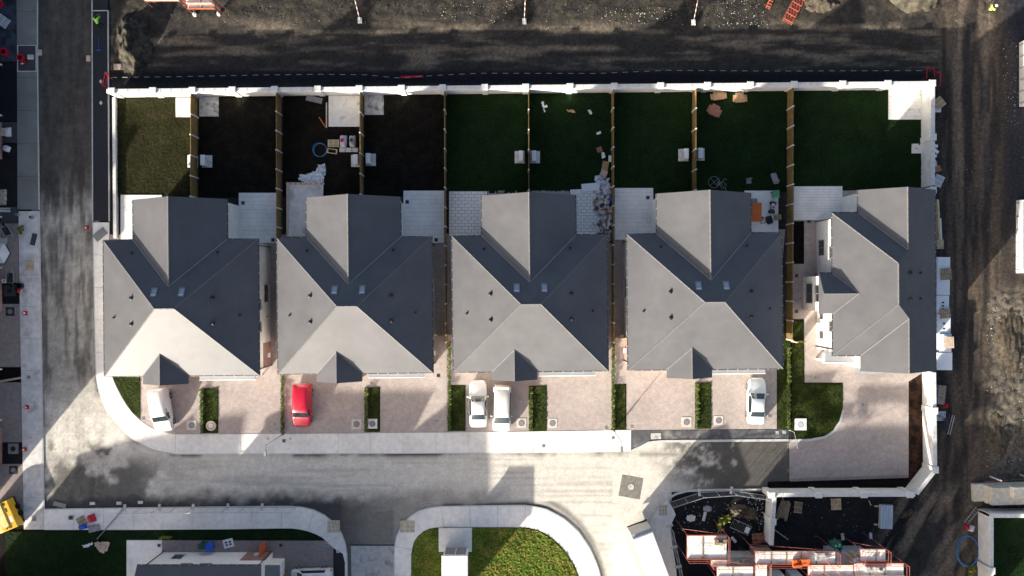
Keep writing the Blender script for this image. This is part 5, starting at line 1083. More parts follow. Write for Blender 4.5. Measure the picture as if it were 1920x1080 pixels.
o = MB().tube([(*G(1787, 778), .3), (*G(1780, 815), .1)], .04, 6).tube([(*G(1783, 777), .3), (*G(1776, 814), .1)], .04, 6).build('ladder_rail', M['steel']); tag(o, 'bent steel rail beside the black scrap', 'rail')
# south-east
t = thing('beam_stack', 'long stepped stack of pale wrapped beams by the dirt track', 'beams', (*G(1826, 916), 0), R(1.5))
for k, (z0, z1, x0, y0, y1) in enumerate(((0,.5,-.3,-1.15,.55),(.5,1.0,.7,-1.25,.5),(1.0,1.5,.9,-1.3,.4),(1.5,2.1,2.6,-.5,.55))): MB().bbox(x0, 9.5, y0, y1, z0+.002, z1, .03).build('beam_pack', M['beamwrap'], t)
for k in range(9): MB().box(1.6+k*.75, 1.6+k*.75+random.uniform(.2,.5), -1.305, -1.301, 1.15+.12*(k % 2), 1.25+.12*(k % 2)).build('print', M['grey'], t)
for k, (u, v) in enumerate(((1856, 893), (1913, 890))): o = MB().bbox(-.07, .07, -.07, .07, -.1, 1.9, .02).box(-.1, .1, -.02, .02, 1.2, 1.3).build('stake', M['kerb']); o.location = (*G(u, v), 0); tag(o, f'white stake behind the beam stack, {["nearer the track", "nearer the picture edge"][k]}', 'stake')
o = MB().tube([(*G(1836, 899), .9), (*G(1930, 893), .9)], .035, 6).build('rail', M['cardred']); tag(o, 'thin dark rail joining the white stakes', 'rail')
t = thing('ladder', 'short aluminium ladder lying at the south-east garden wall', 'ladder', (*G(1820, 966), .15), R(54))
for s in (-1, 1): MB().tube([(-.95, s*.2, 0), (.95, s*.2, .1)], .03, 6).build('stile', M['steel'], t)
for k in range(7): MB().tube([(-.85+k*.28, -.2, .01+.014*k), (-.85+k*.28, .2, .01+.014*k)], .018, 5).build('rung', M['steel'], t)
bag('red fuel can beside the ladder', 'canister', 1811, 987, .35, .55, .4, 'redplastic', 0, .05, 'canister'); bag('white and pink sack beside the red fuel can', 'bag', 1820, 990, .5, .65, .3, 'bag', R(-20), .05)
coil('large blue water pipe coil on the south-east track', 1812, 1032, 1.1, .028, 3, sy=1.4, z=.1)
# right-hand site cabins at the picture edge
for lab, u, v0, v1 in (('white site container at the right edge, upper one', 1911, 80, 200), ('white block wall of a plot at the right edge, lower one', 1905, 376, 512)):
    x0, y1 = G(u, v0); x1, y0 = G(u+130, v1); t = thing('site_container', lab, 'container', ((x0+x1)/2, (y0+y1)/2, 0)); a, b = (x1-x0)/2, (y1-y0)/2
    MB().box(-a, a, -b, b, 0, .6 if v0 > 300 else 2.3).build('body', M['concrete'], t)
    hh = .6 if v0 > 300 else 2.3
    for k in range(6): MB().box(-a-.04, -a-.002, -b+.3+k*(2*b-.6)/5-.06, -b+.3+k*(2*b-.6)/5+.06, 0, hh-.05).build('rib', M['steel'], t)
    MB().box(-a+.3, a-.3, -b+.3, b-.3, hh+.001, hh+.06).build('roof', M['steel'], t)

# ------------------------------------------------------------------ west strip clutter
def cone(label, u, v, fallen=None, z=.11, s=1.0):
    x, y = G(u, v); t = thing('traffic_cone', label, 'cone', (x, y, z), 0, 'red and white traffic cones')
    parts = (('base', MB().bbox(-.2*s, .2*s, -.2*s, .2*s, 0, .04, .01), 'redplastic'), ('lower_cone', MB().cyl(0, 0, .04, .25*s, .14*s, .10*s, 14), 'redplastic'), ('sleeve', MB().cyl(0, 0, .251*s, .42*s, .10*s, .065*s, 14), 'white'), ('tip', MB().cyl(0, 0, .421*s, .6*s, .064*s, .03*s, 14), 'redplastic'))
    for nm, mb, m in parts:
        if fallen is not None: mb.move(0, 0, .16, fallen, R(90))
        mb.build(nm, M[m], t)
cone('traffic cone standing on the pavement below the barrow trench', 49, 587); cone('traffic cone standing on the lower west pavement', 52, 763); cone('traffic cone by the lower chamber trench', 48, 842); cone('fallen traffic cone across the open chamber', 38, 545, R(80), .12); cone('traffic cone on the road edge beside the tilted slab', 163, 427, None, .02); cone('fallen traffic cone inside the fresh manhole frame', 50, 117, R(-60), .05); cone('traffic cone at the far left of the lower trench', 2, 840, None, .05)
def pipe_end(label, u, v, r, m='redplastic', z=.05, h=.45):
    x, y = G(u, v); t = thing('drain_riser', label, 'pipe', (x, y, z), 0, 'open drain risers'); MB().ring(0, 0, 0, h, r, r*.72, 20).build('collar', M[m], t); MB().cyl(0, 0, .0, .05, r*.7, r*.7, 16).build('opening', M['black'], t)
pipe_end('red drain riser on the blue-grey yard', 11.5, 99, .38); pipe_end('red drain riser inside the fresh manhole frame', 43, 110, .36); pipe_end('red drain riser at the top-left corner', 0, 9, .4); pipe_end('small grey riser on the dusty pavement end, left', 36, 403, .15, 'grey'); pipe_end('small grey riser on the dusty pavement end, right', 62, 408, .15, 'grey'); pipe_end('small white bucket beside the barrow', 13, 527, .2, 'white', .08); pipe_end('black bucket at the pavement edge of the barrow trench', 41, 536, .3, 'black', .08)
t = thing('open_manhole', 'freshly cast square frame in the dull pavement', 'frame', (*G(52, 110), .1))
for q in ((-.95,.95,1.24,1.32),(-.95,.95,-1.32,-1.24),(-.95,-.87,-1.24,1.24),(.87,.95,-1.24,1.24)): MB().box(*q, -.05, .06).build('edge', M['kerb'], t)
MB().box(-.86, .86, -1.23, 1.23, .0, .02).build('bed', M['darkgrey'], t)
o = MB().bbox(-.27, .27, -.22, .22, 0, .2, .02).box(-.2, .2, -.15, .15, .2, .215).build('concrete_block', M['concrete_grey']); o.location = (*G(60, 108), .12); tag(o, 'grey block inside the fresh manhole frame', 'block')
pallet('weathered pallet on the blue-grey yard', 6, 40, R(55), .05, 1.0, 1.2, 'bag'); pallet('pale pallet on the dusty west pavement', 56.5, 498, R(-3), .12, .75, .95, 'timber', n=5)
bag('white sack on the tool strip', 'bag', 17, 248, .55, .95, .4, 'bag', 0, .05); carton('cream board box on the tool strip', 6, 248, R(-4), (.9,.75), .3, 'timber_pink', False, .05); bag('white lump on the second black membrane', 'bag', 14, 279, .7, .6, .4, 'bag', R(-20), .04); bag('pale rubble sack on the second membrane edge', 'bag', 4, 370, 1.0, 1.6, .3, 'stone', 0, .04)
plank('pale timber on the strewn strip, upper', 0, 391, 20, 391, .12, .06, .06, 'kerb'); plank('pale timber on the strewn strip, lower', 0, 395, 20, 396, .22, .06, .08, 'kerb'); plank('pale board crossing the black bed', -10, 717, 41, 708, .2, .09, .04, 'timber'); plank('dark damp board on the dusty pavement edge', 67, 438, 62, 460, .5, .115, .03, 'darkgrey', 'board', 'board')
def barrow(label, u, v, rz):
    x, y = G(u, v); t = thing('wheelbarrow', label, 'wheelbarrow', (x, y, .1), rz); mb = MB()
    mb.add([(-.22,-.35,.1),(.22,-.35,.1),(.22,.35,.1),(-.22,.35,.1),(-.34,-.5,.4),(.34,-.5,.4),(.34,.5,.4),(-.34,.5,.4)], [(0,1,2,3),(0,4,5,1),(1,5,6,2),(2,6,7,3),(3,7,4,0)]); mb.build('tray', M['darkgrey'], t)
    MB().tube([(-.34,-.5,.4),(.34,-.5,.4),(.34,.5,.4),(-.34,.5,.4)], .025, 5, True).build('rim', M['steel'], t)
    for s in (-1, 1): MB().tube([(s*.1, .75, .15), (s*.25, 0, .08), (s*.3, -1.0, .5)], .02, 5).build('handle', M['steel'], t)
    w = MB().cyl(0, 0, -.05, .05, .18, .18, 14); w.v = [(z_, y_+.75, x_+.18) for x_, y_, z_ in w.v]; w.build('wheel', M['tyre'], t)
barrow('steel wheelbarrow tilted on the western paving', 17.5, 434, R(30)); barrow('steel wheelbarrow above the open trench', 24, 521, R(180))
t = thing('sawhorse', 'folded steel trestle at the corner of the dusty pavement', 'trestle', (*G(42, 434), .12), R(20))
for a in ((-.7,.6,.7,.5),(-.6,.5,.1,-.7),(.7,.6,.1,-.7),(-.5,.1,.6,.2),(-.3,-.6,.5,-.5)): MB().tube([(a[0],a[1],.1), (a[2],a[3],.25)], .03, 5).build('bar', M['steel'], t)
crumple('weed_patch', 'weeds growing behind the steel trestle', 'weeds', [(35,424),(46,421),(50,430),(42,442),(35,438)], 'weed', .11, .3, .1)
t = thing('fibreglass_canopy', 'pale pointed porch canopy lying on the western paving', 'canopy', (*G(0, 475), .08)); pts = [(-1.2,-1.05),(.55,-1.05),(1.12,0),(.55,1.05),(-1.2,1.05)]
mb = MB(); mb.v = [(x_,y_,.05) for x_,y_ in pts]+[(-1.2,0,.62),(.25,0,.62)]; mb.f = [(0,1,6,5),(1,2,6),(2,3,6),(3,4,5,6),(0,5,4),(4,3,2,1,0)]; mb.build('roof_shell', M['whitemetal'], t); MB().tube([(x_,y_,.05) for x_,y_ in pts], .06, 6, True).build('trim', M['darkgrey'], t)
crate = pallet('white plastic crate beside the canopy', 6, 452, R(90), .1, .6, .7, 'kerb', n=4); 
# yellow generator
t = thing('generator', 'yellow towable generator with dusty sloped lid', 'generator', (*G(22, 962), .08), R(23))
MB().bbox(-.95, .95, -1.4, 1.4, .25, 1.25, .06).build('canopy', M['yellow'], t)
MB().bbox(-.93, .25, -1.36, 1.36, 1.252, 1.33, .04).build('lid', M['yellowdust'], t)
for q in ((.35,.6,.95,1.25),(.45,.58,.3,.7),(-.75,-.6,.9,1.05)): MB().box(q[0], q[1], q[2], q[3], 1.335 if q[0] < 0 else 1.252, 1.345 if q[0] < 0 else 1.265).build('vent', M['black'], t)
MB().box(.5, .75, -.75, -.2, 1.252, 1.26).build('sticker', M['white'], t); MB().box(-.5, .2, -1.35, -1.05, 1.331, 1.345).build('exhaust_panel', M['yellow'], t); MB().cyl(-.05, -1.2, 1.346, 1.42, .07, .07, 10).build('exhaust', M['black'], t)
MB().box(-.9, 1.02, -1.3, 1.45, .1, .249).build('chassis', M['black'], t)
for yy in (-.3, .4): w = MB().cyl(0, 0, -.09, .09, .27, .27, 16); w.v = [(z_+1.05, y_+yy, x_+.27) for x_, y_, z_ in w.v]; w.build('wheel', M['tyre'], t)
o = MB().bbox(-.65, .65, -.4, .4, 0, .08, .02).box(-.55, .55, -.3, .3, .08, .09).build('slab', M['grey']); o.location = (*G(189, 440), .12); o.rotation_euler = (0, 0, R(40)); tag(o, 'tilted grey slab at the start of the white pavement', 'slab')
for k, (u, v) in enumerate(((190, 153), (190, 193))): o = MB().bbox(-.12, .12, -.1, .1, 0, .12, .02).box(-.05, .05, -.2, .2, .02, .06).build('concrete_spacer', M['kerb']); o.location = (*G(u, v), .03); tag(o, f'small pale spacer on the black path, {["upper","lower"][k]}', 'spacer')
for lab, u, v, m in (('pinkish brick at the road edge by the black path', 167, 110, 'timber_pink'), ('pinkish brick at the west kerb', 75.5, 99, 'timber_pink')): o = MB().bbox(-.2, .2, -.28, .28, 0, .15, .02).box(-.12, .12, -.2, .2, .15, .16).build('brick', M[m]); o.location = (*G(u, v), .02); tag(o, lab, 'brick')

# ------------------------------------------------------------------ street lamps and poles
def lamp(label, u, v, rz):
    x, y = G(u, v); t = thing('street_lamp', label, 'street lamp', (x, y, .08), rz, 'slim street lamps')
    MB().tube([(0,0,0),(0,0,1.1),(0,0,1.12),(0,0,6.0)], [.075,.075,.045,.035], 8).build('pole', M['steel'], t); MB().tube([(0,0,5.98),(.5,0,6.1)], .03, 6).build('arm', M['steel'], t); MB().bbox(.4, .95, -.12, .12, 6.06, 6.16, .03).build('lamp_head', M['grey'], t); MB().box(-.08, .08, .05, .085, .4, .85).build('access_door', M['darkgrey'], t)
lamp('slim street lamp by the hedge west of the red van', 533, 812.5, R(-90)); lamp('slim street lamp at the end of the bright pavement', 1150, 807, R(-90))
x, y = G(1479, 806); o = MB().tube([(x,y,.1),(x+.05,y,1.4),(*P(1493,840,1.2)[:2],1.6)], .04, 6).build('marker_pole', M['white']); tag(o, 'white leaning marker pole at the corner of the end drive', 'pole')
for k, (u, v, lab) in enumerate(((675,39,'above the red marker tape'), (983,41,'in the middle of the north track'), (1300,43,'near the red frames'))):
    x, y = G(u, v); t = thing('marker_post', f'tall red and white post on a concrete foot {lab}', 'post', (x, y, 0), 0, 'tall red and white posts'); t.rotation_euler = (0, (.107, 0, -.157)[k], 0); MB().bbox(-.2, .2, -.25, .25, -.05, .35, .04).build('foot', M['concrete'], t)
    for q in range(8): MB().cyl(0, 0, .35+q*.75+.001, .35+(q+1)*.75, .038, .038, 8).build('band', M['cardred' if q % 2 else 'kerb'], t)
# string of marker tape outside the wall
t = thing('marker_tape', 'dashed white marker line strung outside the back wall', 'tape', (0, 0, 0)); pl = [(212,147),(330,145.5),(480,142.5),(600,141),(690,142),(745,148),(820,143),(900,139),(1120,139.5),(1250,133.5),(1450,135),(1735,134)]
pp = resample([G(*p) for p in pl], 150)
for k in range(0, 150, 2):
    a, b = pp[k], pp[k+1]; MB().tube([(a.x, a.y, .35), (b.x, b.y, .35)], .022, 4).build('dash', M['kerb'], t)
plank('red plastic board lying on the marker line', 752, 146.5, 794, 144.5, .22, .3, .05, 'redplastic', 'board', 'board')
def red_barrier(label, pts):
    t = thing('barrier', label, 'barrier', (0, 0, 0))
    for a, b in pts: MB().tube([a, b], .035, 5).build('rail', M['redplastic'], t)
g = lambda u, v, z: (*G(u, v), z)
red_barrier('red tubular barrier round the north-west wall corner', [(g(202,165,.05), g(202,165,1.0)), (g(207,140,.05), g(207,140,1.0)), (g(202,165,1.0), g(207,140,1.0)), (g(202,165,.5), g(207,140,.5)), (g(207,140,1.0), g(213,150,.9)), (g(213,150,.05), g(213,150,.9))])
red_barrier('red tubular barrier at the north-east wall corner', [(g(1728,150,1.0), g(1728,133,1.0)), (g(1728,133,1.0), g(1742,133,1.0)), (g(1742,133,1.0), g(1742,150,1.0)), (g(1728,150,0), g(1728,150,1.0)), (g(1728,133,0), g(1728,133,1.0)), (g(1742,133,0), g(1742,133,1.0)), (g(1742,140,1.0), g(1753,140,1.0)), (g(1753,140,1.0), g(1753,165,1.0)), (g(1753,140,0), g(1753,140,1.0)), (g(1753,165,0), g(1753,165,1.0))])
o = MB().bbox(-.4, .4, -.28, .28, 0, .25, .03).box(-.3, .3, -.2, .2, .25, .27).build('crate', M['timber_pink']); o.location = (*G(223, 126), .05); o.rotation_euler = (0, 0, .05); tag(o, 'pale pink crate at the foot of the soil heap', 'crate')

# ------------------------------------------------------------------ site fences (steel mesh panels on feet)
def mesh_panel(label, p0, p1, h=2.0, feet=True, group='steel mesh site fence panels'):
    a = Vector(G(*p0)); b = Vector(G(*p1)); d = b-a; L = d.length; t = thing('site_fence_panel', label, 'fence', (a.x, a.y, .1), math.atan2(d.y, d.x), group)
    MB().tube([(.03,0,.1),(L-.03,0,.1),(L-.03,0,h),(.03,0,h)], .028, 6, True).build('frame', M['steel'], t); MB().tube([(L/2,0,.1),(L/2,0,h)], .022, 6).build('centre_bar', M['steel'], t)
    mb = MB()
    for k in range(1, int(L/.25)): mb.tube([(k*.25,0,.1),(k*.25,0,h)], .005, 3)
    for k in range(1, 5): mb.tube([(0,0,.1+k*h/5),(L,0,.1+k*h/5)], .005, 3)
    tag(mb.build('mesh_wires', M['steel'], t), kind='stuff')
    if feet: MB().bbox(-.12, .12, -.35, .35, -.1, .08, .03).build('foot', M['concrete_grey'], t)
fp = [(235,952),(300,951.5),(363,951),(428,950.5),(492,950.5),(556,951)]
for k in range(5): mesh_panel(f'steel mesh fence panel along the southern pavement, {ORD[k]} from the west', fp[k], fp[k+1])
cp = [(1253,942),(1311,923),(1371,919),(1434,928)]
for k in range(3): mesh_panel(f'steel mesh fence panel round the building plot, {ORD[k]} from the junction', cp[k], cp[k+1])
rp_ = [(1255,985),(1263,1025),(1271,1062),(1280,1110)]
for k in range(3): mesh_panel(f'steel mesh fence panel behind the lorry, {ORD[k]} from the plot corner', rp_[k], rp_[k+1])
for k, (u, v) in enumerate(((174,943.5),(224,943),(264,941.5))): o = MB().bbox(-.24, .24, -.14, .14, 0, .14, .03).box(-.05, .05, -.05, .05, .14, .15).build('fence_block', M['concrete_grey']); o.location = (*G(u, v), .02); tag(o, f'loose pale fence foot on the dark road, {ORD[k]} from the west', 'fence foot', 'loose fence feet')
t = thing('crowd_barrier', 'dark steel crowd barrier lying in the building plot', 'barrier', (*G(1388, 987), .2), R(-24)); MB().tube([(-.95,-.45,0),(.95,-.45,.1),(.95,.45,.1),(-.95,.45,0)], .03, 6, True).build('frame', M['steel'], t)
for k in range(11): MB().tube([(-.8+k*.16,-.45,.03),(-.8+k*.16,.45,.05)], .012, 4).build('bar', M['grey'], t)
o = MB().bbox(-.22, .22, -.3, .3, 0, .03, .005).box(-.16, .16, -.24, .24, .03, .035).build('sign_board', M['white']); o.location = (*G(1399, 992), .36); o.rotation_euler = (0, 0, R(-24)); tag(o, 'blank white board lying on the crowd barrier', 'board')

# ------------------------------------------------------------------ building plot: scaffolded house
def scaffold(label, decks, posts_z=5.0, extra=()):
    """decks: (u0,v0,u1,v1,z) rectangles as they show in the photo at height z"""
    t = thing('scaffold', label, 'scaffold', (0, 0, 0))
    for u0, v0, u1, v1, z in decks:
        x0, y1, _ = P(u0, v0, z); x1, y0, _ = P(u1, v1, z)
        horiz = (x1-x0) >= (y1-y0); nb = max(2, int(round(((y1-y0) if horiz else (x1-x0))/.235)))
        for k in range(nb):
            if horiz: q = (x0, x1, y0+(y1-y0)*k/nb+.006, y0+(y1-y0)*(k+1)/nb-.006)
            else: q = (x0+(x1-x0)*k/nb+.006, x0+(x1-x0)*(k+1)/nb-.006, y0, y1)
            MB().box(*q, z-.04, z+random.uniform(0, .01)).build('board', M['boards'], t)
        e = .05
        for xx in (x0-e, x1+e):
            for yy in (y0-e, y1+e): MB().tube([(xx,yy,0),(xx,yy,z-2.0),(xx,yy,z-1.99),(xx,yy,z+1.1)], [.014,.014,.022,.022], 6).build('standard', M['red'], t)
        for zz in (z-.09, z+.55, z+1.05):
            for a, b in (((x0-e,y0-e),(x1+e,y0-e)),((x1+e,y0-e),(x1+e,y1+e)),((x1+e,y1+e),(x0-e,y1+e)),((x0-e,y1+e),(x0-e,y0-e))):
                if zz > z and (hash((u0, a, b, zz)) % 5 == 0): continue
                MB().tube([(*a,zz),(*b,zz)], .019, 6).build('ledger', M['red'], t)
        MB().tube([(x0-e,y1+e,z-1.9),(x1+e,y1+e,z-.1)], .022, 6).build('brace', M['red'], t)
        for q in ((x0,x1,y1+.005,y1+.035),(x0,x1,y0-.035,y0-.005)): MB().box(*q, z, z+.16).build('toe_board', M['orange' if random.random() < .4 else 'timber_pink'], t)
        for k in range(1, max(2, int((x1-x0)/1.4))): MB().box(x0+k*1.4-.05, x0+k*1.4+.05, y0+.02, y1-.02, z+.012, z+.05).build('strap', M['timber_old'], t)
    for p, q in extra: MB().tube([p, q], .024, 6).build('brace', M['orange'], t)
    return t
scaffold('red tube scaffold with pale boards, block nearest the lorry', [(1289,1004,1362,1048,5.1),(1334,1050,1362,1060,5.1),(1345,1062,1412,1083,5.1)])
scaffold('red tube scaffold with pale boards along the middle of the unfinished house', [(1417,1034,1566,1057,5.2),(1417,1059,1438,1090,5.2),(1516,1059,1600,1079,5.25)], extra=[((*G(1452,1010),5.0),(*G(1512,1040),6.0)), ((*G(1500,1008),5.0),(*G(1530,1038),6.0))])
scaffold('red tube scaffold with pale boards at the dirt-track end', [(1614,1030,1660,1052,5.2),(1602,1056,1694,1078,5.25)])
t = thing('unfinished_house', 'unfinished blockwork house inside the scaffold', 'house', (*G(1477.5, 1189), 0))
for q in ((-10.5,10.5,5.0,5.3),(-10.5,10.5,-5.3,-5.0),(-10.5,-10.2,-5.0,5.0),(10.2,10.5,-5.0,5.0)): MB().box(*q, 0, 4.5).build('block_wall', M['block'], t)
mb = MB(); gable(mb, 'x', 0, 5.45, -10.65, 10.65, ze=4.65, sl=.523); mb.build('roof', M['roof'], t)
for q in ((-3.4,-.9,6.2,6.4),(-3.4,-3.2,5.31,6.2),(-1.1,-.9,5.31,6.2),(-.3,.8,5.9,6.4)): MB().box(*q, 0, 4.9).build('bay_wall', M['concrete'], t)
crumple('green_tarpaulin', 'dark green tarpaulin bundled over the scaffold edge', 'tarpaulin', [(1552,1014),(1564,1008),(1576,1010),(1582,1022),(1578,1034),(1566,1032),(1554,1024)], 'tarpgreen', 4.6, .9, .12)
bpy.data.objects['green_tarpaulin'].location.x *= .94; bpy.data.objects['green_tarpaulin'].location.y *= .94
tb = thing('timber_stack', 'weathered timbers piled inside the plot wall', 'timber', (*G(1468, 955), .08), R(75))
for k in range(9): MB().obox(random.uniform(-.1,.1), -.5+k*.12, random.uniform(0,.15), random.uniform(1.7, 2.3), .1, .08, random.uniform(-.08,.08)).build('timber', M['timber_old'], tb)
pallet('dark weathered pallet beside the timber pile', 1496, 951, R(-6), .08, .8, 1.1, 'timber_old'); pallet('brown pallet below the south wall', 1567, 945, R(2), .08, 1.0, 1.1, 'timber')
t = thing('roofing_sheets', 'stack of bluish ribbed roofing sheets on bearers', 'sheets', (*G(1657, 966), .08), R(-2)); MB().box(-.6, .6, -1.15, 1.15, .12, .55).build('stack', M['packblue'], t)
for k in range(5): MB().box(-.56+k*.24, -.46+k*.24, -1.15, 1.15, .552, .66).build('rib', M['packblue'], t)
for yy in (-.9, .9): MB().box(-1.0, .7, yy-.07, yy+.07, 0, .119).build('bearer', M['timber'], t)
for k, (u, v, u2, v2, lab) in enumerate(((1322,959,1318,976,'pale plank standing among the rubble of the plot'), (1371,1006,1379,1016,'short pale board near the dark hole of the plot'), (1578,999,1580,1012,'short white board below the green tarpaulin'), (1631,998,1632,1010,'short pale board at the track end of the plot'), (1628,938,1632,947,'thin white batten near the ribbed sheets'), (1452,993,1477,1011,'thin steel rod leaning from the plot wall'))): plank(lab, u, v, u2, v2, .28 if k < 4 else .06, .12, .05, 'kerb')
def brick_pack(label, u, v, z, nx, ny, m='cardred'):
    x, y, _ = P(u, v, z); t = thing('brick_stack', label, 'bricks', (x, y, z), R(random.uniform(-6, 6)))
    bm_ = MB().bbox(-.19, .19, -.11, .11, 0, .2, .01).mesh('brick'); bm_.materials.append(M[m])
    for i in range(nx):
        for j in range(ny):
            for k in range(2):
                if k and random.random() < .35: continue
                o = link_mesh('brick', bm_, None, t); o.location = ((i-nx/2+.5)*.4, (j-ny/2+.5)*.235, .205*k); o.rotation_euler = (0, 0, random.uniform(-.06, .06))
brick_pack('stack of orange blocks on the middle scaffold deck', 1501, 1054, 5.26, 4, 3, 'orange'); brick_pack('stack of pale blocks on the middle scaffold deck', 1540, 1042, 5.22, 3, 3, 'block'); brick_pack('stack of brown blocks on the lorry-side deck', 1350, 1015, 5.12, 3, 2, 'timber_old'); brick_pack('stack of pale blocks on the track-end deck', 1637, 1066, 5.27, 4, 2, 'block'); brick_pack('stack of pinkish blocks on the plot ground', 1425, 1008, .1, 4, 4, 'cardred')
t = thing('brick_wall', 'short dark brown brick wall in the unfinished plot', 'wall', (*G(1408, 1046), 0))
for q in ((-.15,.15,-1.2,1.2),(.151,1.6,.9,1.2)): MB().box(*q, 0, 2.6).build('brickwork', M['brickred'], t)
for lab, u, v, w, l, m in (('yellowish board offcuts between the scaffold decks', 1598, 1040, 1.2, .7, 'timber'), ('white insulation offcuts between the scaffold decks', 1606, 1050, 1.1, .6, 'white'), ('broken blocks below the middle deck', 1385, 1054, 2.6, .7, 'stone')):
    x, y, _ = P(u, v, 2.0); mb = MB()
    for k in range(26): mb.obox(random.uniform(-w/2, w/2), random.uniform(-l/2, l/2), random.uniform(0, .3), random.uniform(.1, .4), random.uniform(.06, .25), .08, random.uniform(0, 3.1), random.uniform(-.5, .5))
    o = mb.build('offcuts', M[m]); o.location = (x, y, 2.0); tag(o, lab, 'offcuts', kind='stuff')
o = MB().box(-2.4, 1.2, -.6, .6, 0, 1.9).build('block_plinth', M['block']); o.location = (*P(1604, 1046, 1.9)[:2], .05); tag(o, 'unfinished block pier carrying offcuts between the decks', 'pier')
o = MB().box(-1.6, 1.6, -.5, .5, 0, 1.9).build('block_plinth', M['block']); o.location = (*P(1385, 1054, 1.9)[:2], .05); tag(o, 'unfinished block pier carrying broken blocks', 'pier')
# ------------------------------------------------------------------ north edge scaffold, red frames
scaffold('red scaffold tower with pale boards at the top edge', [(349,-6,398,6,3.6),(352,9,402,16,1.6)])
scaffold('low red scaffold run at the top-left edge', [(272,-8,336,1,2.6)])
tw = [o for o in bpy.data.objects if o.get('label', '').startswith('red scaffold tower')][0]
for u, v in ((366,28),(411,27)): o = MB().cyl(0, 0, 0, .3, .2, .16, 12).cyl(0, 0, .3, .5, .07, .07, 8).build('foot', M['concrete'], tw); o.location = (*G(u, v), 0)
def frame_stack(label, u0, v0, u1, v1, w, n):
    a = Vector(G(u0, v0)); b = Vector(G(u1, v1)); d = b-a; L = d.length; t = thing('scaffold_bundle', label, 'frames', (a.x, a.y, .05), math.atan2(d.y, d.x))
    for k in range(n): y = -w/2+w*k/(n-1); MB().tube([(0,y,.1+.1*(k % 2)),(L,y,.12+.1*(k % 2))], .045, 6).build('tube', M['red' if k % 3 else 'orange'], t)
    for k in range(6): MB().tube([(.15+k*(L-.3)/5,-w/2,.3),(.15+k*(L-.3)/5,w/2,.3)], .035, 6).build('cross_tube', M['red'], t)
frame_stack('large bundle of red scaffold frames at the top edge', 1474, 43, 1505, -14, 1.0, 8); frame_stack('small bundle of red scaffold tubes at the top edge', 1438, 17, 1452, -14, .4, 4)
# ------------------------------------------------------------------ heaps, rubble, stones
def heap(label, u, v, ru, rv, h, seed, m='heap', rz=0.0):
    n = 46; mb = MB(); x0, y0 = G(u, v); a, b = ru/PXM, rv/PXM
    g_ = np.linspace(-1, 1, n); X, Y = np.meshgrid(g_, g_); r = np.hypot(X, Y)*(1+.35*(fbm(X*1.7+seed, Y*1.7, 3)-.5))
    r = r*(1+.45*(fbm(X*4+seed*2, Y*4, 3)-.5)); Z = h*np.clip(1-r**1.5, 0, 1)**1.35*(.6+.9*fbm(X*3+seed, Y*3, 4))-.14+.16*(fbm(X*8+seed, Y*8, 3)-.5)
    Z = np.where(np.hypot(X, Y) > .98, -.3, Z)
    mb.v = [(float(X[j,i]*a), float(Y[j,i]*b), float(Z[j,i])) for j in range(n) for i in range(n)]
    mb.f = [(j*n+i, j*n+i+1, (j+1)*n+i+1, (j+1)*n+i) for j in range(n-1) for i in range(n-1)]
    o = mb.build('soil_heap', M[m], None, True); o.location = (x0, y0, 0); o.rotation_euler = (0, 0, rz); tag(o, label, 'soil heap')
heap('tall dark soil heap with a pale crest in the north-west corner', 250, 86, 38, 64, 2.1, 3); heap('round soil heap at the top edge by the track', 1712, -14, 56, 44, 2.2, 9); heap('pale rubbly heap at the top edge beside the red frames', 1540, -12, 46, 40, 1.0, 21, 'heap_dry')
heap('rough sunlit earth bank at the right edge', 1893, 650, 40, 95, .45, 14, 'heap_dry'); heap('rough sunlit earth bank lower on the right', 1872, 815, 36, 62, .4, 31, 'heap_dry'); heap('rubble pile with weeds in the building plot', 1386, 957, 26, 18, .8, 5, 'heap_dry'); heap('tangled pale rubble pile by the plot wall', 1408, 963, 16, 16, .8, 8, 'heap_dry'); heap('pale gravel spill beside the ribbed sheets', 1702, 962, 22, 10, .35, 17, 'heap_dry', R(30))
heap('small grey rubble pile near the plot corner', 1296, 971, 13, 10, .5, 27, 'concrete_grey'); heap('bluish rubble pile in the building plot', 1327, 954, 13, 9, .5, 44, 'bluegrey')
crumple('weed_patch', 'yellow-green weeds on the plot rubble', 'weeds', [(1340,990),(1344,972),(1358,962),(1374,966),(1368,978),(1352,984),(1350,996)], 'weed', .15, .5, .12)
crumple('weed_patch', 'pale weeds beside the south-east garden wall', 'weeds', [(1808,1062),(1826,1055),(1830,1075),(1815,1080)], 'weed', .05, .4, .12); crumple('shrub', 'pale leafy shrub on the southern verge', 'shrub', [(300,1004),(312,1000),(324,1001),(326,1008),(314,1011),(302,1010)], 'weed', .1, .6, .1)
def stones(label, boxes, m='stone', z=0.0):
    mb = MB()
    for u0, v0, u1, v1, n, s0, s1 in boxes:
        for _ in range(n):
            x, y = G(random.uniform(u0, u1), random.uniform(v0, v1)); s = random.uniform(s0, s1)*random.choice((.5, .7, 1)); a = random.uniform(0, 3.14)
            c, d = math.cos(a)*s, math.sin(a)*s; h = s*random.uniform(.5, 1)
            mb.add([(x+c,y+d,z-.05),(x-d,y+c,z-.05),(x-c,y-d,z-.05),(x+d,y-c,z-.05),(x+.5*c,y+.5*d,z+h),(x-.6*d,y+.6*c,z+h*.9),(x-.5*c,y-.5*d,z+h*.8),(x+.6*d,y-.6*c,z+h)], [(0,1,5,4),(1,2,6,5),(2,3,7,6),(3,0,4,7),(4,5,6,7)])
    tag(mb.build('rubble', M[m]), label, kind='stuff')
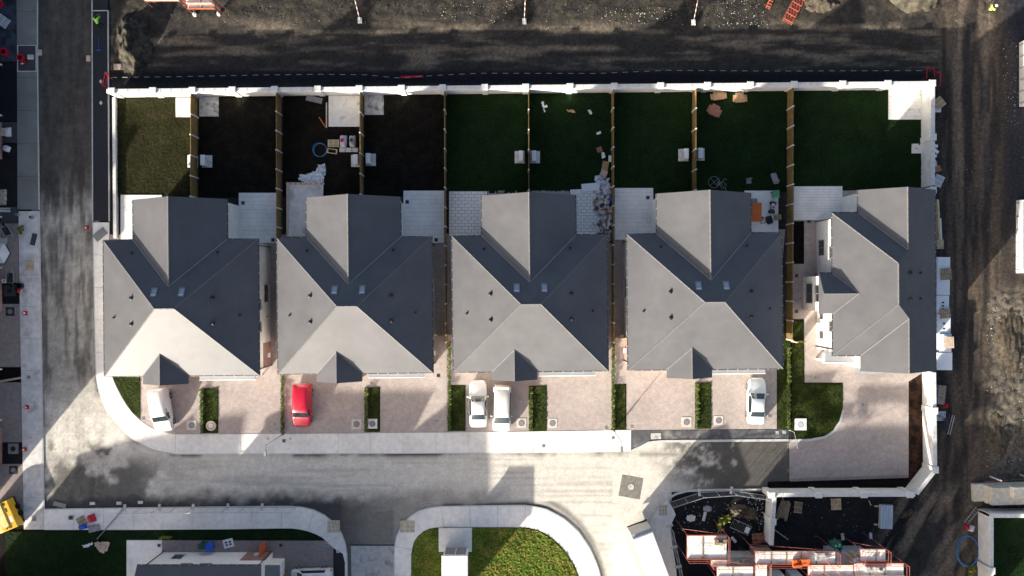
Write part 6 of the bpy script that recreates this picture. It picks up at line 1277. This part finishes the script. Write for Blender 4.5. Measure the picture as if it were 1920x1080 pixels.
stones('scattered pale stones along the north track', [(480,0,1440,55,170,.02,.06),(820,0,960,40,60,.02,.07),(1120,15,1260,48,90,.02,.08),(1340,0,1440,50,90,.02,.07),(420,20,480,50,20,.02,.06),(600,20,1700,130,50,.02,.04)], 'palestone', .05)
stones('brown rubble along the top edge', [(300,0,1460,34,420,.03,.11)], 'heap', .03)
stones('scattered pale stones in the building plot', [(1262,940,1432,1000,190,.03,.08),(1400,930,1432,985,80,.03,.09),(1450,935,1720,1010,90,.02,.06)], 'kerb', .06)
stones('scattered stones along the east track', [(1880,80,1908,240,90,.03,.07),(1850,560,1920,880,260,.03,.09),(1790,0,1920,700,90,.02,.05)], 'stone', .02)
stones('dirt crumbs along the west road', [(90,480,165,830,160,.01,.035),(85,870,420,940,60,.02,.05),(480,860,900,930,40,.02,.04)], 'darkgrey', .03)
# ------------------------------------------------------------------ people
def skin_mesh(name, pts, edges, rad, m, parent, root=0):
    me = bpy.data.meshes.new(name); me.from_pydata(pts, edges, []); me.update(); o = link_mesh(name, me, m, parent)
    md = o.modifiers.new('skin', 'SKIN'); md.use_smooth_shade = True
    for i, r in enumerate(rad): me.skin_vertices[0].data[i].radius = (r, r); me.skin_vertices[0].data[i].use_root = (i == root)
    o.modifiers.new('sub', 'SUBSURF').levels = 1; o.modifiers['sub'].render_levels = 1; return o
def person(label, u, v, rz, bend, m, helmet, z=.03):
    x, y = G(u, v); t = thing('person', label, 'person', (x, y, z), rz)
    s, c = math.sin(bend), math.cos(bend)
    tp = lambda l, side=0.0, up=0.0: (side, l*s-up*c*.0, .92+l*c)
    hip_ = (0, 0, .92); ch = tp(.28); sh = tp(.5); nk = tp(.6); hd = (0, nk[1]+.12*s+.03, nk[2]+.10*c+.06)
    P_ = [hip_, tp(.15), ch, sh, nk, hd, (0, hd[1]+.09*s, hd[2]+.10)]; E = [(0,1),(1,2),(2,3),(3,4),(4,5),(5,6)]; Rr = [.14,.13,.15,.13,.06,.095,.07]
    for sx in (-1, 1):
        b = len(P_); P_ += [(sx*.10,.0,.86),(sx*.13,.05+.1*sx,.48),(sx*.14,-.04+.12*sx,.09),(sx*.15,.10+.12*sx,.045)]; E += [(0,b),(b,b+1),(b+1,b+2),(b+2,b+3)]; Rr += [.10,.075,.05,.04]
        b = len(P_); P_ += [(sx*.2,sh[1],sh[2]-.02),(sx*.27,sh[1]+.12*s+.05,sh[2]-.27),(sx*.16,sh[1]+.28+.1*s,sh[2]-.36-.1*s),(sx*.12,sh[1]+.36+.1*s,sh[2]-.39-.1*s)]; E += [(3,b),(b,b+1),(b+1,b+2),(b+2,b+3)]; Rr += [.075,.055,.04,.045]
    skin_mesh('body', P_, E, Rr, M['trouser'], t)
    J = [tp(-.04), tp(.15), ch, sh]; JE = [(0,1),(1,2),(2,3)]; JR = [.165,.165,.19,.17]
    for sx in (-1, 1):
        b = len(J); J += [(sx*.21,sh[1],sh[2]-.02),(sx*.275,sh[1]+.12*s+.05,sh[2]-.27),(sx*.175,sh[1]+.24+.1*s,sh[2]-.34-.1*s)]; JE += [(3,b),(b,b+1),(b+1,b+2)]; JR += [.105,.08,.065]
    skin_mesh('jacket', J, JE, JR, M[m], t)
    hl = MB().cyl(hd[0], hd[1]+.02, hd[2]+.05, hd[2]+.13, .125, .115, 16).cyl(hd[0], hd[1]+.02, hd[2]+.131, hd[2]+.19, .113, .05, 16).cyl(hd[0], hd[1]+.06, hd[2]+.03, hd[2]+.05, .15, .14, 16)
    hl.build('helmet' if helmet != 'trouser' else 'hair', M[helmet], t, False)
    MB().bbox(-.05, .05, hd[1]+.08, hd[1]+.115, hd[2]-.06, hd[2]+.04, .02).build('face', M['skin'], t)
    for sx in (-1, 1):
        hx, hy, hz = sx*.12, sx*0+sh[1]+.40+.1*s, sh[2]-.41-.1*s; hb = MB().obox(hx, hy, hz-.02, .07, .08, .03)
        for q, ln_ in enumerate((.06,.075,.08,.065)): hb.tube([(hx-.03+q*.02, hy+.03, hz), (hx-.03+q*.02, hy+.03+ln_*.6, hz-.02), (hx-.03+q*.02, hy+.03+ln_*.8, hz-.05)], .009, 5)
        hb.tube([(hx-sx*.03, hy-.02, hz), (hx-sx*.06, hy+.03, hz-.02)], .011, 5); hb.build('hand', M['skin'], t)
    return t
person('worker in green hi-vis jacket bending over on the black path', 192, 50, R(8), R(62), 'hiviz', 'trouser')
person('worker in bright yellow hi-vis and white helmet beside the dirt track', 1845, 24, R(-60), R(14), 'hiviz_y', 'white')
o = MB().tube([g(186.5,70,.12), g(186,94,.08)], .02, 6).tube([g(181,94.5,.06), g(191,94,.06)], .03, 6).build('rake', M['blue']); tag(o, 'blue-handled rake on the black path below the bending worker', 'rake')
